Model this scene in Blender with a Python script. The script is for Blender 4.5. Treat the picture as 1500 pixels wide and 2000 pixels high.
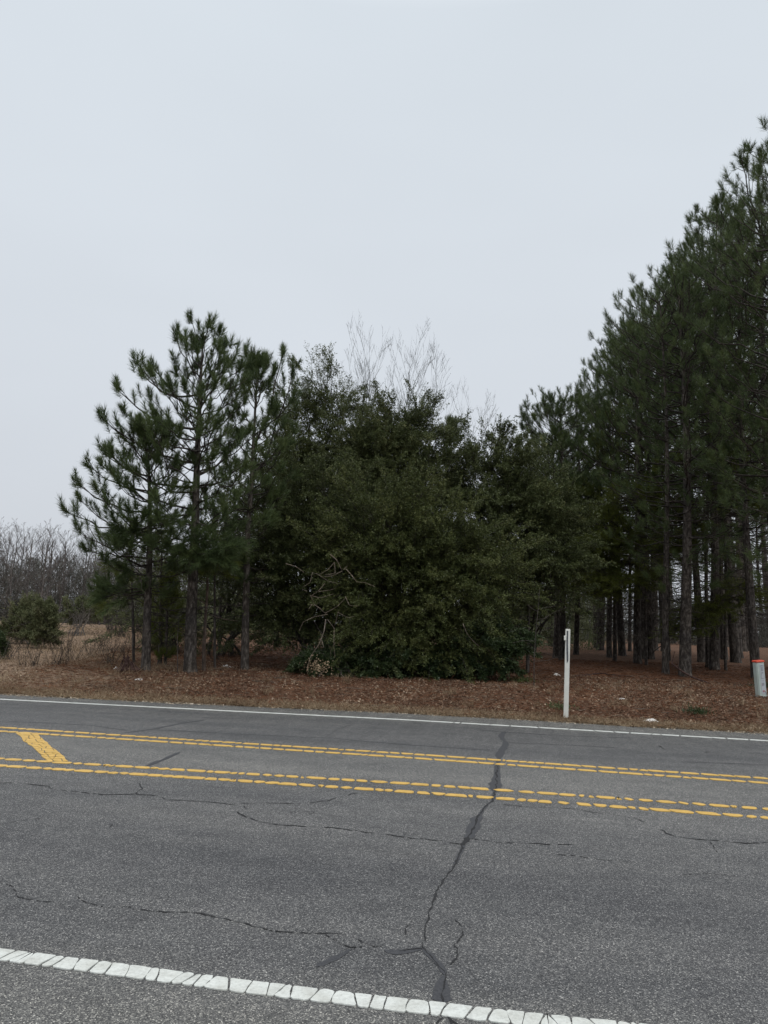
import bpy, math, random
import numpy as np
from mathutils import Matrix, Vector
from math import radians, sin, cos, tan, atan, atan2, pi, sqrt, exp

for o in list(bpy.data.objects): bpy.data.objects.remove(o)
scene = bpy.context.scene
COL = scene.collection

# ------------------------------------------------------------------ camera
F = 1450.0                       # focal length in pixels of the 1500 x 2000 photograph
PIT = atan(222.0 / F); ROL = radians(2.0); EYE = 1.6
cam_d = bpy.data.cameras.new('camera'); cam = bpy.data.objects.new('camera', cam_d); COL.objects.link(cam)
cam_d.sensor_fit = 'VERTICAL'; cam_d.sensor_height = 24.0; cam_d.sensor_width = 18.0
cam_d.lens = 24.0 * F / 2000.0
cam_d.clip_start = 0.05; cam_d.clip_end = 3000
CM = Matrix.Rotation(pi / 2 + PIT, 4, 'X') @ Matrix.Rotation(ROL, 4, 'Z')
cam.matrix_world = Matrix.Translation((0, 0, EYE)) @ CM
scene.camera = cam

# ------------------------------------------------------------------ world
w = bpy.data.worlds.new('World'); scene.world = w; w.use_nodes = True
nt = w.node_tree; N = nt.nodes; L = nt.links; N.clear()
out = N.new('ShaderNodeOutputWorld'); bg = N.new('ShaderNodeBackground'); bg.inputs['Strength'].default_value = 0.1
sky = N.new('ShaderNodeTexSky'); sky.sky_type = 'NISHITA'; sky.sun_disc = False
SUN_EL, SUN_AZ = radians(52), radians(150)
sky.sun_elevation = SUN_EL; sky.sun_rotation = SUN_AZ; sky.dust_density = 4; sky.air_density = 1.0
tc = N.new('ShaderNodeTexCoord'); sp = N.new('ShaderNodeSeparateXYZ'); L.new(tc.outputs['Generated'], sp.inputs[0])
ramp = N.new('ShaderNodeValToRGB'); L.new(sp.outputs['Z'], ramp.inputs[0])
cr = ramp.color_ramp
cr.elements[0].position = 0.0; cr.elements[0].color = (0.60, 0.63, 0.685, 1)
cr.elements[1].position = 1.0; cr.elements[1].color = (2.1, 2.08, 2.05, 1)
for p, c in ((0.12, (0.635, 0.67, 0.72, 1)), (0.33, (0.675, 0.72, 0.775, 1)), (0.68, (0.70, 0.76, 0.82, 1)), (0.86, (1.3, 1.34, 1.36, 1))):
    e = cr.elements.new(p); e.color = c
ns = N.new('ShaderNodeTexNoise'); ns.inputs['Scale'].default_value = 1.6; ns.inputs['Detail'].default_value = 3
mp = N.new('ShaderNodeMapping'); mp.inputs['Scale'].default_value = (1, 1, 2.5); L.new(tc.outputs['Generated'], mp.inputs[0]); L.new(mp.outputs[0], ns.inputs[0])
mr = N.new('ShaderNodeMapRange'); mr.inputs['From Min'].default_value = 0.3; mr.inputs['From Max'].default_value = 0.7
mr.inputs['To Min'].default_value = 9.9; mr.inputs['To Max'].default_value = 10.5; L.new(ns.outputs[0], mr.inputs[0])
vm = N.new('ShaderNodeVectorMath'); vm.operation = 'SCALE'; L.new(ramp.outputs[0], vm.inputs[0]); L.new(mr.outputs[0], vm.inputs['Scale'])
mx = N.new('ShaderNodeMixRGB'); mx.inputs[0].default_value = 0.96
L.new(sky.outputs[0], mx.inputs[1]); L.new(vm.outputs[0], mx.inputs[2]); L.new(mx.outputs[0], bg.inputs[0]); L.new(bg.outputs[0], out.inputs[0])

# ------------------------------------------------------------------ sun (veiled by cloud)
sd = bpy.data.lights.new('sun', 'SUN'); sd.energy = 1.1; sd.angle = radians(40); sd.color = (1.0, 0.98, 0.95)
so = bpy.data.objects.new('sun', sd); COL.objects.link(so)
sdir = Vector((sin(SUN_AZ) * cos(SUN_EL), cos(SUN_AZ) * cos(SUN_EL), sin(SUN_EL)))
so.rotation_euler = sdir.to_track_quat('Z', 'Y').to_euler()
vs = scene.view_settings; vs.view_transform = 'Standard'; vs.look = 'None'; vs.exposure = 0.0; vs.gamma = 1.0; vs.use_curve_mapping = False
scene.cycles.max_bounces = 5; scene.cycles.diffuse_bounces = 3; scene.cycles.transmission_bounces = 2
scene.cycles.transparent_max_bounces = 4

# ------------------------------------------------------------------ pixel <-> place helpers
CM3 = np.array(CM.to_3x3())
def ray(px, py):
    d = CM3 @ np.array([px - 750.0, 1000.0 - py, -F]); return d / d[1]          # scaled to unit depth
def at(px, py, D):
    return np.array([0, 0, EYE]) + ray(px, py) * D
AZ = radians(-8.6)
RU = np.array([cos(AZ), sin(AZ)]); RN = np.array([-sin(AZ), cos(AZ)])
def road_pt(px, py):
    r = ray(px, py); return (np.array([0, 0, EYE]) + r * (-EYE / r[2]))[:2]
def uv_of(p):
    p = np.asarray(p); return p @ np.stack([RU, RN], axis=1)
EDGE_PX = [(-60, 1352), (0, 1355), (200, 1365), (400, 1375), (600, 1384), (800, 1393), (1000, 1404), (1200, 1416), (1350, 1424), (1500, 1431.5), (1560, 1434.5)]
EDGE = np.array([uv_of(road_pt(*q)) for q in EDGE_PX])
def edge_v(u):
    u = np.asarray(u, float)
    v = np.interp(u, EDGE[:, 0], EDGE[:, 1])
    return v + 0.05 * np.sin(u * 3.1) * np.sin(u * 1.27 + 1) + 0.025 * np.sin(u * 11.3 + 2) + 0.015 * np.sin(u * 27.1)
def sm(t):
    t = np.clip(t, 0, 1); return t * t * (3 - 2 * t)
def wav(x, y):
    return (np.sin(x * 1.9 + np.sin(y * 1.3) * 1.2) * np.sin(y * 1.7 + 0.8 * np.sin(x * .9)) * .5 +
            np.sin(x * 5.1 + y * 2.2 + 1) * np.sin(y * 4.3 - x * 1.1) * .25)
def ground_z(x, y):
    x = np.asarray(x, float); y = np.asarray(y, float)
    u = x * RU[0] + y * RU[1]; v = x * RN[0] + y * RN[1]
    t = v - np.interp(u, EDGE[:, 0], EDGE[:, 1])
    z = 0.28 * sm(t / 3.6) + 0.5 * sm((t - 4) / 22)
    z = z + 0.035 * wav(x, y) * sm((t - .3) / 3) + 0.10 * np.sin(x * .17 + 1) * np.sin(y * .13) * sm((t - 8) / 20)
    ed = edge_v(u)
    z = np.where(v < ed - 0.02, -0.035, z)
    return z
def gp(px, py):
    """place on the ground seen at a pixel of the photograph"""
    r = ray(px, py); D = 12.5; last = None
    while D < 160:
        p = np.array([0, 0, EYE]) + r * D
        if p[2] <= float(ground_z(p[0], p[1])): break
        D += 0.04 if D < 40 else .2
    p[2] = float(ground_z(p[0], p[1])); return p
def onground(px, D):
    p = at(px, 1222 + 0.035 * (px - 750) + 20, D); p[2] = float(ground_z(p[0], p[1])); return p

# ------------------------------------------------------------------ object helpers
def tag(o, label=None, cat=None, group=None, kind=None):
    if label: o['label'] = label
    if cat: o['category'] = cat
    if group: o['group'] = group
    if kind: o['kind'] = kind
    return o
def empty(name, loc, label=None, cat=None, group=None, rz=0):
    o = bpy.data.objects.new(name, None); COL.objects.link(o); o.location = loc; o.rotation_euler = (0, 0, rz); o.empty_display_size = .3
    return tag(o, label, cat, group)
def link(name, me, parent=None):
    o = bpy.data.objects.new(name, me); COL.objects.link(o)
    if parent: o.parent = parent
    return o
class MB:
    """collects n-gons of several sizes, with a face attribute 'tint'"""
    def __init__(s): s.v = []; s.n = 0; s.f = []; s.t = []; s.m = []
    def add(s, verts, faces, tint=0.5, mat=0):
        verts = np.asarray(verts, float).reshape(-1, 3); faces = np.asarray(faces, int)
        s.v.append(verts); s.f.append(faces + s.n); s.n += len(verts)
        t = np.full(len(faces), tint, float) if np.isscalar(tint) else np.asarray(tint, float)
        s.t.append(t); s.m.append(np.full(len(faces), mat, int))
    def ngon(s, pts, tint=.5):
        s.add(pts, [list(range(len(pts)))], tint)
    def box(s, c, d, R=None, tint=.5):
        c = np.asarray(c, float); d = np.asarray(d, float) / 2
        q = np.array([[i, j, k] for k in (-1, 1) for j in (-1, 1) for i in (-1, 1)], float) * d
        if R is not None: q = q @ np.asarray(R).T
        s.add(q + c, [[0, 2, 3, 1], [4, 5, 7, 6], [0, 1, 5, 4], [2, 6, 7, 3], [0, 4, 6, 2], [1, 3, 7, 5]], tint)
    def tube(s, pts, rad, n=6, tint=.5, cap=True, rough=0, rng=None):
        pts = np.asarray(pts, float); K = len(pts); rad = np.broadcast_to(np.asarray(rad, float), (K,))
        tan_ = np.gradient(pts, axis=0); tan_ /= np.linalg.norm(tan_, axis=1)[:, None] + 1e-9
        a = np.array([0, 0, 1.0]) if abs(tan_[0][2]) < .8 else np.array([1.0, 0, 0])
        V = []
        for k in range(K):
            x = np.cross(a, tan_[k]); x /= np.linalg.norm(x) + 1e-9; y = np.cross(tan_[k], x)
            an = np.arange(n) * 2 * pi / n
            rr = rad[k] * np.ones(n)
            if rough: rr = rr * (1 + rough * (rng.random(n) - .5))
            V.append(pts[k] + np.cos(an)[:, None] * x * rr[:, None] + np.sin(an)[:, None] * y * rr[:, None])
        V = np.concatenate(V); Fq = []
        for k in range(K - 1):
            for i in range(n):
                j = (i + 1) % n; Fq.append([k * n + i, k * n + j, (k + 1) * n + j, (k + 1) * n + i])
        s.add(V, Fq, tint)
        if cap: s.add(V[-n:], [list(range(n))], tint); s.add(V[:n], [list(range(n))[::-1]], tint)
    def mesh(s, name, mat, smooth=False):
        me = bpy.data.meshes.new(name)
        V = np.concatenate(s.v); me.vertices.add(len(V)); me.vertices.foreach_set('co', V.astype(np.float32).ravel())
        tot = np.concatenate([np.full(len(f), f.shape[1]) for f in s.f]); idx = np.concatenate([f.ravel() for f in s.f])
        st = np.concatenate([[0], np.cumsum(tot)[:-1]])
        me.loops.add(len(idx)); me.loops.foreach_set('vertex_index', idx.astype(np.int32))
        me.polygons.add(len(tot)); me.polygons.foreach_set('loop_start', st.astype(np.int32)); me.polygons.foreach_set('loop_total', tot.astype(np.int32))
        if smooth: me.polygons.foreach_set('use_smooth', np.ones(len(tot), bool))
        at_ = me.attributes.new('tint', 'FLOAT', 'FACE'); at_.data.foreach_set('value', np.concatenate(s.t).astype(np.float32))
        mats = mat if isinstance(mat, (list, tuple)) else [mat]
        for m_ in mats: me.materials.append(m_)
        if len(mats) > 1: me.polygons.foreach_set('material_index', np.concatenate(s.m).astype(np.int32))
        me.update(calc_edges=True); me.validate()
        return me
    def build(s, name, mat, parent=None, smooth=False):
        return link(name, s.mesh(name, mat, smooth), parent)

# ------------------------------------------------------------------ materials
def newmat(name):
    m = bpy.data.materials.new(name); m.use_nodes = True; nt = m.node_tree; nt.nodes.clear()
    o = nt.nodes.new('ShaderNodeOutputMaterial'); b = nt.nodes.new('ShaderNodeBsdfPrincipled'); nt.links.new(b.outputs[0], o.inputs[0])
    return m, nt, b, o
def node(nt, t, **kw):
    n = nt.nodes.new(t)
    for k, v in kw.items():
        if k in n.inputs.keys() if hasattr(n.inputs, 'keys') else False: n.inputs[k].default_value = v
        else: setattr(n, k, v)
    return n
def rampn(nt, src, stops):
    r = nt.nodes.new('ShaderNodeValToRGB'); e = r.color_ramp.elements
    e[0].position = stops[0][0]; e[0].color = (*stops[0][1], 1); e[1].position = stops[-1][0]; e[1].color = (*stops[-1][1], 1)
    for p, c in stops[1:-1]: q = e.new(p); q.color = (*c, 1)
    nt.links.new(src, r.inputs[0]); return r
def noise(nt, scale, detail=3, rough=.5, vec=None, stretch=None):
    n = nt.nodes.new('ShaderNodeTexNoise'); n.inputs['Scale'].default_value = scale; n.inputs['Detail'].default_value = detail; n.inputs['Roughness'].default_value = rough
    t = nt.nodes.new('ShaderNodeTexCoord'); src = t.outputs['Object'] if vec is None else vec
    if stretch:
        m = nt.nodes.new('ShaderNodeMapping'); m.inputs['Scale'].default_value = stretch; nt.links.new(src, m.inputs[0]); src = m.outputs[0]
    nt.links.new(src, n.inputs['Vector']); return n
def leafmat(name, stops, rough=.5, trans=.25, spec=.35, nscale=1.2):
    m, nt, b, o = newmat(name)
    a = nt.nodes.new('ShaderNodeAttribute'); a.attribute_name = 'tint'
    n = noise(nt, nscale, 2)
    ad = nt.nodes.new('ShaderNodeMath'); ad.operation = 'MULTIPLY_ADD'; ad.inputs[1].default_value = .7; nt.links.new(a.outputs['Fac'], ad.inputs[0])
    m2 = nt.nodes.new('ShaderNodeMath'); m2.operation = 'MULTIPLY_ADD'; m2.inputs[1].default_value = .9; m2.inputs[2].default_value = -.3; nt.links.new(n.outputs[0], m2.inputs[0]); nt.links.new(m2.outputs[0], ad.inputs[2])
    r = rampn(nt, ad.outputs[0], stops)
    nt.links.new(r.outputs[0], b.inputs['Base Color']); b.inputs['Roughness'].default_value = rough; b.inputs['Specular IOR Level'].default_value = spec
    tr = nt.nodes.new('ShaderNodeBsdfTranslucent'); nt.links.new(r.outputs[0], tr.inputs[0])
    ms = nt.nodes.new('ShaderNodeMixShader'); ms.inputs[0].default_value = trans
    nt.links.new(b.outputs[0], ms.inputs[1]); nt.links.new(tr.outputs[0], ms.inputs[2]); nt.links.new(ms.outputs[0], o.inputs[0])
    return m
def barkmat(name, c0, c1, sc=14, stretch=(1, 1, .22), bump=.6, dist=.03):
    m, nt, b, o = newmat(name)
    n = noise(nt, sc, 5, .65, stretch=stretch)
    n2 = noise(nt, 1.1, 2)
    r = rampn(nt, n.outputs[0], [(.36, tuple(x * .45 for x in c0)), (.5, c0), (.66, c1)])
    r2 = rampn(nt, n2.outputs[0], [(.35, (.75, .75, .78)), (.65, (1.2, 1.15, 1.1))])
    mu = nt.nodes.new('ShaderNodeMixRGB'); mu.blend_type = 'MULTIPLY'; mu.inputs[0].default_value = 1
    nt.links.new(r.outputs[0], mu.inputs[1]); nt.links.new(r2.outputs[0], mu.inputs[2]); nt.links.new(mu.outputs[0], b.inputs['Base Color'])
    b.inputs['Roughness'].default_value = .9; b.inputs['Specular IOR Level'].default_value = .2
    bp = nt.nodes.new('ShaderNodeBump'); bp.inputs['Strength'].default_value = bump; bp.inputs['Distance'].default_value = dist
    nt.links.new(n.outputs[0], bp.inputs['Height']); nt.links.new(bp.outputs[0], b.inputs['Normal'])
    return m
def plain(name, c, rough=.6, var=.12, sc=20, metal=0):
    m, nt, b, o = newmat(name)
    n = noise(nt, sc, 3)
    r = rampn(nt, n.outputs[0], [(.3, tuple(x * (1 - var) for x in c)), (.7, tuple(min(1, x * (1 + var)) for x in c))])
    nt.links.new(r.outputs[0], b.inputs['Base Color']); b.inputs['Roughness'].default_value = rough; b.inputs['Metallic'].default_value = metal
    return m
M = {}
M['needle'] = leafmat('pine_needles', [(.0, (.040, .060, .026)), (.35, (.070, .100, .040)), (.65, (.105, .138, .050)), (1., (.16, .18, .06))], .5, .25, .22)
M['needle_olive'] = leafmat('olive_needles', [(.0, (.062, .078, .016)), (.4, (.098, .118, .022)), (.7, (.125, .145, .030)), (1., (.17, .175, .045))], .5, .3, .2)
M['oak'] = leafmat('small_evergreen_leaves', [(.0, (.036, .040, .013)), (.35, (.064, .082, .030)), (.65, (.108, .128, .050)), (1., (.22, .21, .09))], .5, .22, .28, 1.0)
M['oak_dark'] = leafmat('dark_evergreen_leaves', [(.0, (.028, .036, .012)), (.35, (.068, .086, .028)), (.65, (.115, .132, .044)), (1., (.19, .195, .08))], .5, .22, .28, 1.0)
M['shrub'] = leafmat('green_shrub_leaves', [(.0, (.02, .035, .014)), (.4, (.04, .065, .024)), (.7, (.065, .09, .035)), (1., (.12, .13, .055))], .45, .3, .4)
M['cedar'] = leafmat('cedar_foliage', [(.0, (.075, .088, .042)), (.4, (.115, .132, .062)), (.7, (.155, .162, .085)), (1., (.21, .195, .115))], .6, .2, .2)
M['thicket'] = leafmat('grey_thicket', [(.0, (.06, .062, .054)), (.4, (.092, .092, .080)), (.7, (.125, .122, .105)), (1., (.18, .17, .15))], .8, .2, .1, .25)
M['dead_leaf'] = leafmat('dead_leaves', [(.0, (.05, .033, .023)), (.3, (.12, .075, .05)), (.6, (.21, .14, .095)), (.85, (.36, .27, .19)), (1., (.52, .43, .32))], .75, .15, .2, .8)
M['straw'] = leafmat('pine_straw', [(.0, (.06, .026, .014)), (.4, (.115, .048, .024)), (.7, (.165, .075, .038)), (1., (.26, .15, .08))], .75, .1, .2, .8)
M['drygrass'] = leafmat('dry_grass', [(.0, (.10, .065, .042)), (.35, (.20, .14, .09)), (.65, (.29, .215, .14)), (1., (.46, .37, .25))], .8, .2, .1, .5)
M['bark'] = barkmat('pine_bark', (.060, .052, .045), (.15, .135, .12), 17, (1, 1, .38), .8)
M['bark_grey'] = barkmat('grey_bark', (.07, .062, .056), (.14, .125, .11), 22)
M['bark_red'] = barkmat('reddish_bark', (.085, .065, .052), (.15, .12, .10), 22)
M['twig'] = barkmat('dark_twigs', (.045, .039, .034), (.085, .076, .067), 10, (1, 1, 1), .2)
M['baretwig'] = barkmat('bare_grey_twigs', (.13, .115, .10), (.20, .18, .165), 3, (1, 1, 1), 0)
M['sapling_twig'] = barkmat('sapling_twigs', (.032, .027, .022), (.06, .052, .044), 3, (1, 1, 1), 0)
M['fartwig'] = barkmat('far_bare_twigs', (.12, .11, .105), (.17, .16, .155), 3, (1, 1, 1), 0)
M['deadwood'] = barkmat('bleached_dead_wood', (.17, .14, .11), (.32, .27, .22), 12, (1, 1, 1), .2)
M['stick'] = barkmat('fallen_stick_bark', (.06, .035, .03), (.12, .08, .07), 20, (1, 1, 1), .3)

# ------------------------------------------------------------------ ground
def ground_material():
    m, nt, b, o = newmat('forest_floor')
    tcn = nt.nodes.new('ShaderNodeTexCoord'); geo = tcn.outputs['Object']
    n1 = noise(nt, 38, 6, .7); n2 = noise(nt, .55, 4, .6); n3 = noise(nt, 5, 4, .6)
    straw = rampn(nt, n1.outputs[0], [(.3, (.035, .020, .014)), (.45, (.095, .052, .034)), (.58, (.15, .088, .058)), (.72, (.25, .17, .12))])
    grass = rampn(nt, n1.outputs[0], [(.3, (.09, .060, .042)), (.45, (.18, .125, .088)), (.58, (.26, .19, .135)), (.72, (.38, .30, .22))])
    # left of the trees: dry grass and sand; right: straw
    sx = nt.nodes.new('ShaderNodeSeparateXYZ'); nt.links.new(geo, sx.inputs[0])
    a = nt.nodes.new('ShaderNodeMath'); a.operation = 'MULTIPLY_ADD'; a.inputs[1].default_value = 6.0; nt.links.new(n2.outputs[0], a.inputs[0]); 
    # boundary: x + 0.24*y
    k = nt.nodes.new('ShaderNodeMath'); k.operation = 'MULTIPLY_ADD'; k.inputs[1].default_value = .33; nt.links.new(sx.outputs['Y'], k.inputs[0]); nt.links.new(sx.outputs['X'], k.inputs[2])
    nt.links.new(k.outputs[0], a.inputs[2])
    mr = nt.nodes.new('ShaderNodeMapRange'); mr.inputs['From Min'].default_value = 1.5; mr.inputs['From Max'].default_value = 4.5; nt.links.new(a.outputs[0], mr.inputs[0])
    mixc = nt.nodes.new('ShaderNodeMixRGB'); nt.links.new(mr.outputs[0], mixc.inputs[0]); nt.links.new(grass.outputs[0], mixc.inputs[1]); nt.links.new(straw.outputs[0], mixc.inputs[2])
    tone = rampn(nt, n3.outputs[0], [(.32, (.62, .6, .6)), (.5, (1, 1, 1)), (.68, (1.35, 1.3, 1.25))])
    mu = nt.nodes.new('ShaderNodeMixRGB'); mu.blend_type = 'MULTIPLY'; mu.inputs[0].default_value = 1
    nt.links.new(mixc.outputs[0], mu.inputs[1]); nt.links.new(tone.outputs[0], mu.inputs[2])
    nt.links.new(mu.outputs[0], b.inputs['Base Color']); b.inputs['Roughness'].default_value = .95; b.inputs['Specular IOR Level'].default_value = .1
    bp = nt.nodes.new('ShaderNodeBump'); bp.inputs['Strength'].default_value = .8; bp.inputs['Distance'].default_value = .03
    nt.links.new(n1.outputs[0], bp.inputs['Height']); nt.links.new(bp.outputs[0], b.inputs['Normal'])
    return m
def ground():
    # rows follow the road edge so that the rough edge is a real little step
    us = np.concatenate([np.linspace(-900, -60, 22)[:-1], np.linspace(-60, -16, 45)[:-1], np.linspace(-16, 14, 900)[:-1], np.linspace(14, 60, 46)[:-1], np.linspace(60, 900, 22)])
    ts = np.concatenate([[-900, -200, -40, -10, -1, -.3, -.021], np.linspace(-.019, 2, 25), np.linspace(2.1, 12, 60), np.linspace(12.4, 50, 70), np.linspace(54, 140, 24), [200, 320, 500, 900, 1500]])
    U, T = np.meshgrid(us, ts); V = edge_v(U) + T
    X = U * RU[0] + V * RN[0]; Y = U * RU[1] + V * RN[1]
    Z = ground_z(X, Y)
    base = 0.28 * sm(T / 3.6)
    Z = np.where(T < -.02, -.035, Z); 
    m = MB(); nU, nT = len(us), len(ts)
    i = np.arange(nU - 1); j = np.arange(nT - 1); I, J = np.meshgrid(i, j)
    q = np.stack([J * nU + I, J * nU + I + 1, (J + 1) * nU + I + 1, (J + 1) * nU + I], -1).reshape(-1, 4)
    m.add(np.stack([X, Y, Z], -1), q)
    o = m.build('ground', ground_material(), smooth=True); tag(o, kind='structure')
ground()

# ------------------------------------------------------------------ road
def asphalt():
    m, nt, b, o = newmat('worn_asphalt')
    tcn = nt.nodes.new('ShaderNodeTexCoord')
    mp = nt.nodes.new('ShaderNodeMapping'); mp.inputs['Rotation'].default_value = (0, 0, -AZ); nt.links.new(tcn.outputs['Object'], mp.inputs[0])
    vec = mp.outputs[0]
    def vor(scale, feature='F1'):
        v = nt.nodes.new('ShaderNodeTexVoronoi'); v.inputs['Scale'].default_value = scale; nt.links.new(tcn.outputs['Object'], v.inputs['Vector']); return v
    v1 = vor(175)      # stones of about a centimetre
    sepc = nt.nodes.new('ShaderNodeSeparateColor'); nt.links.new(v1.outputs['Color'], sepc.inputs[0])
    stones = rampn(nt, sepc.outputs[0], [(.0, (.050, .051, .053)), (.35, (.084, .085, .087)), (.62, (.124, .124, .125)), (.84, (.165, .165, .161)), (.95, (.29, .285, .27)), (1., (.43, .42, .40))])
    v2 = vor(330); sep2 = nt.nodes.new('ShaderNodeSeparateColor'); nt.links.new(v2.outputs['Color'], sep2.inputs[0])
    fine = rampn(nt, sep2.outputs[1], [(.0, (.6, .6, .6)), (.7, (1.0, 1.0, 1.0)), (1., (1.7, 1.7, 1.65))])
    mu = nt.nodes.new('ShaderNodeMixRGB'); mu.blend_type = 'MULTIPLY'; mu.inputs[0].default_value = 1; nt.links.new(stones.outputs[0], mu.inputs[1]); nt.links.new(fine.outputs[0], mu.inputs[2])
    # broad wear: along the road
    n1 = noise(nt, .7, 5, .6, vec=vec, stretch=(.35, 1.6, 1))
    n2 = noise(nt, 3.5, 5, .65, vec=vec, stretch=(.8, 1.3, 1))
    t1 = rampn(nt, n1.outputs[0], [(.3, (.76, .77, .79)), (.5, (1, 1, 1)), (.7, (1.18, 1.17, 1.15))])
    t2 = rampn(nt, n2.outputs[0], [(.3, (.86, .86, .87)), (.7, (1.12, 1.12, 1.12))])
    m1 = nt.nodes.new('ShaderNodeMixRGB'); m1.blend_type = 'MULTIPLY'; m1.inputs[0].default_value = 1; nt.links.new(mu.outputs[0], m1.inputs[1]); nt.links.new(t1.outputs[0], m1.inputs[2])
    m2 = nt.nodes.new('ShaderNodeMixRGB'); m2.blend_type = 'MULTIPLY'; m2.inputs[0].default_value = 1; nt.links.new(m1.outputs[0], m2.inputs[1]); nt.links.new(t2.outputs[0], m2.inputs[2])
    # lanes are polished darker than the median and the shoulder
    sx = nt.nodes.new('ShaderNodeSeparateXYZ'); nt.links.new(vec, sx.inputs[0])
    wob = nt.nodes.new('ShaderNodeMath'); wob.operation = 'MULTIPLY_ADD'; wob.inputs[1].default_value = .5; nt.links.new(n2.outputs[0], wob.inputs[0]); nt.links.new(sx.outputs['Y'], wob.inputs[2])
    dv = nt.nodes.new('ShaderNodeMath'); dv.operation = 'DIVIDE'; dv.inputs[1].default_value = 16; nt.links.new(wob.outputs[0], dv.inputs[0])
    lane = rampn(nt, dv.outputs[0], [(0, (1.15, 1.14, 1.08)), (3.35 / 16, (1.12, 1.11, 1.07)), (4.0 / 16, (.88, .88, .89)), (5.4 / 16, (.78, .78, .80)), (7.4 / 16, (.95, .95, .96)), (8.4 / 16, (1.15, 1.14, 1.12)), (9.6 / 16, (1.12, 1.12, 1.1)), (10.6 / 16, (.92, .92, .94)), (12.9 / 16, (.98, .98, .99)), (13.25 / 16, (1.35, 1.34, 1.3)), (13.6 / 16, (1.5, 1.48, 1.42)), (1, (1.6, 1.56, 1.48))])
    m3 = nt.nodes.new('ShaderNodeMixRGB'); m3.blend_type = 'MULTIPLY'; m3.inputs[0].default_value = 1; nt.links.new(m2.outputs[0], m3.inputs[1]); nt.links.new(lane.outputs[0], m3.inputs[2])
    nt.links.new(m3.outputs[0], b.inputs['Base Color']); b.inputs['Roughness'].default_value = .85; b.inputs['Specular IOR Level'].default_value = .25
    bp = nt.nodes.new('ShaderNodeBump'); bp.inputs['Strength'].default_value = .5; bp.inputs['Distance'].default_value = .004
    nt.links.new(v1.outputs['Distance'], bp.inputs['Height']); bp.invert = True; nt.links.new(bp.outputs[0], b.inputs['Normal'])
    return m
def road():
    us = np.concatenate([np.linspace(-900, -60, 20)[:-1], np.linspace(-60, -16, 60)[:-1], np.linspace(-16, 14, 900)[:-1], np.linspace(14, 60, 60)[:-1], np.linspace(60, 900, 20)])
    ev = edge_v(us) - .012
    m = MB(); n = len(us); V = []
    for row in (np.full(n, -3.2), np.full(n, 3.0), np.full(n, 8.0), ev):
        for u, v in zip(us, row): V.append([u * RU[0] + v * RN[0], u * RU[1] + v * RN[1], 0])
    for u, v in zip(us, ev): V.append([u * RU[0] + v * RN[0], u * RU[1] + v * RN[1], -.05])
    q = [[r * n + i, r * n + i + 1, (r + 1) * n + i + 1, (r + 1) * n + i] for r in range(4) for i in range(n - 1)]
    m.add(V, q); o = m.build('road', asphalt()); tag(o, kind='structure'); return o
ROAD = road()

def paint(name, c, edge_c):
    m, nt, b, o = newmat(name)
    a = nt.nodes.new('ShaderNodeAttribute'); a.attribute_name = 'tint'
    n = noise(nt, 60, 5, .7); n2 = noise(nt, 9, 3)
    r = rampn(nt, n.outputs[0], [(.30, edge_c), (.40, tuple(x * .86 for x in c)), (.55, c), (.7, tuple(min(1, x * 1.08) for x in c))])
    r2 = rampn(nt, n2.outputs[0], [(.3, (.86, .85, .83)), (.6, (1.04, 1.04, 1.04))])
    mu = nt.nodes.new('ShaderNodeMixRGB'); mu.blend_type = 'MULTIPLY'; mu.inputs[0].default_value = 1; nt.links.new(r.outputs[0], mu.inputs[1]); nt.links.new(r2.outputs[0], mu.inputs[2])
    nt.links.new(mu.outputs[0], b.inputs['Base Color']); b.inputs['Roughness'].default_value = .6
    return m
M['white_paint'] = paint('white_road_paint', (.60, .62, .59), (.42, .42, .39))
M['yellow_paint'] = paint('yellow_road_paint', (.63, .40, .10), (.34, .24, .10))
def resample(P2, step):
    P2 = np.asarray(P2, float); d = np.concatenate([[0], np.cumsum(np.linalg.norm(np.diff(P2, axis=0), axis=1))])
    n = max(2, int(d[-1] / step) + 1); t = np.linspace(0, d[-1], n)
    return np.stack([np.interp(t, d, P2[:, k]) for k in range(P2.shape[1])], 1), t
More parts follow.
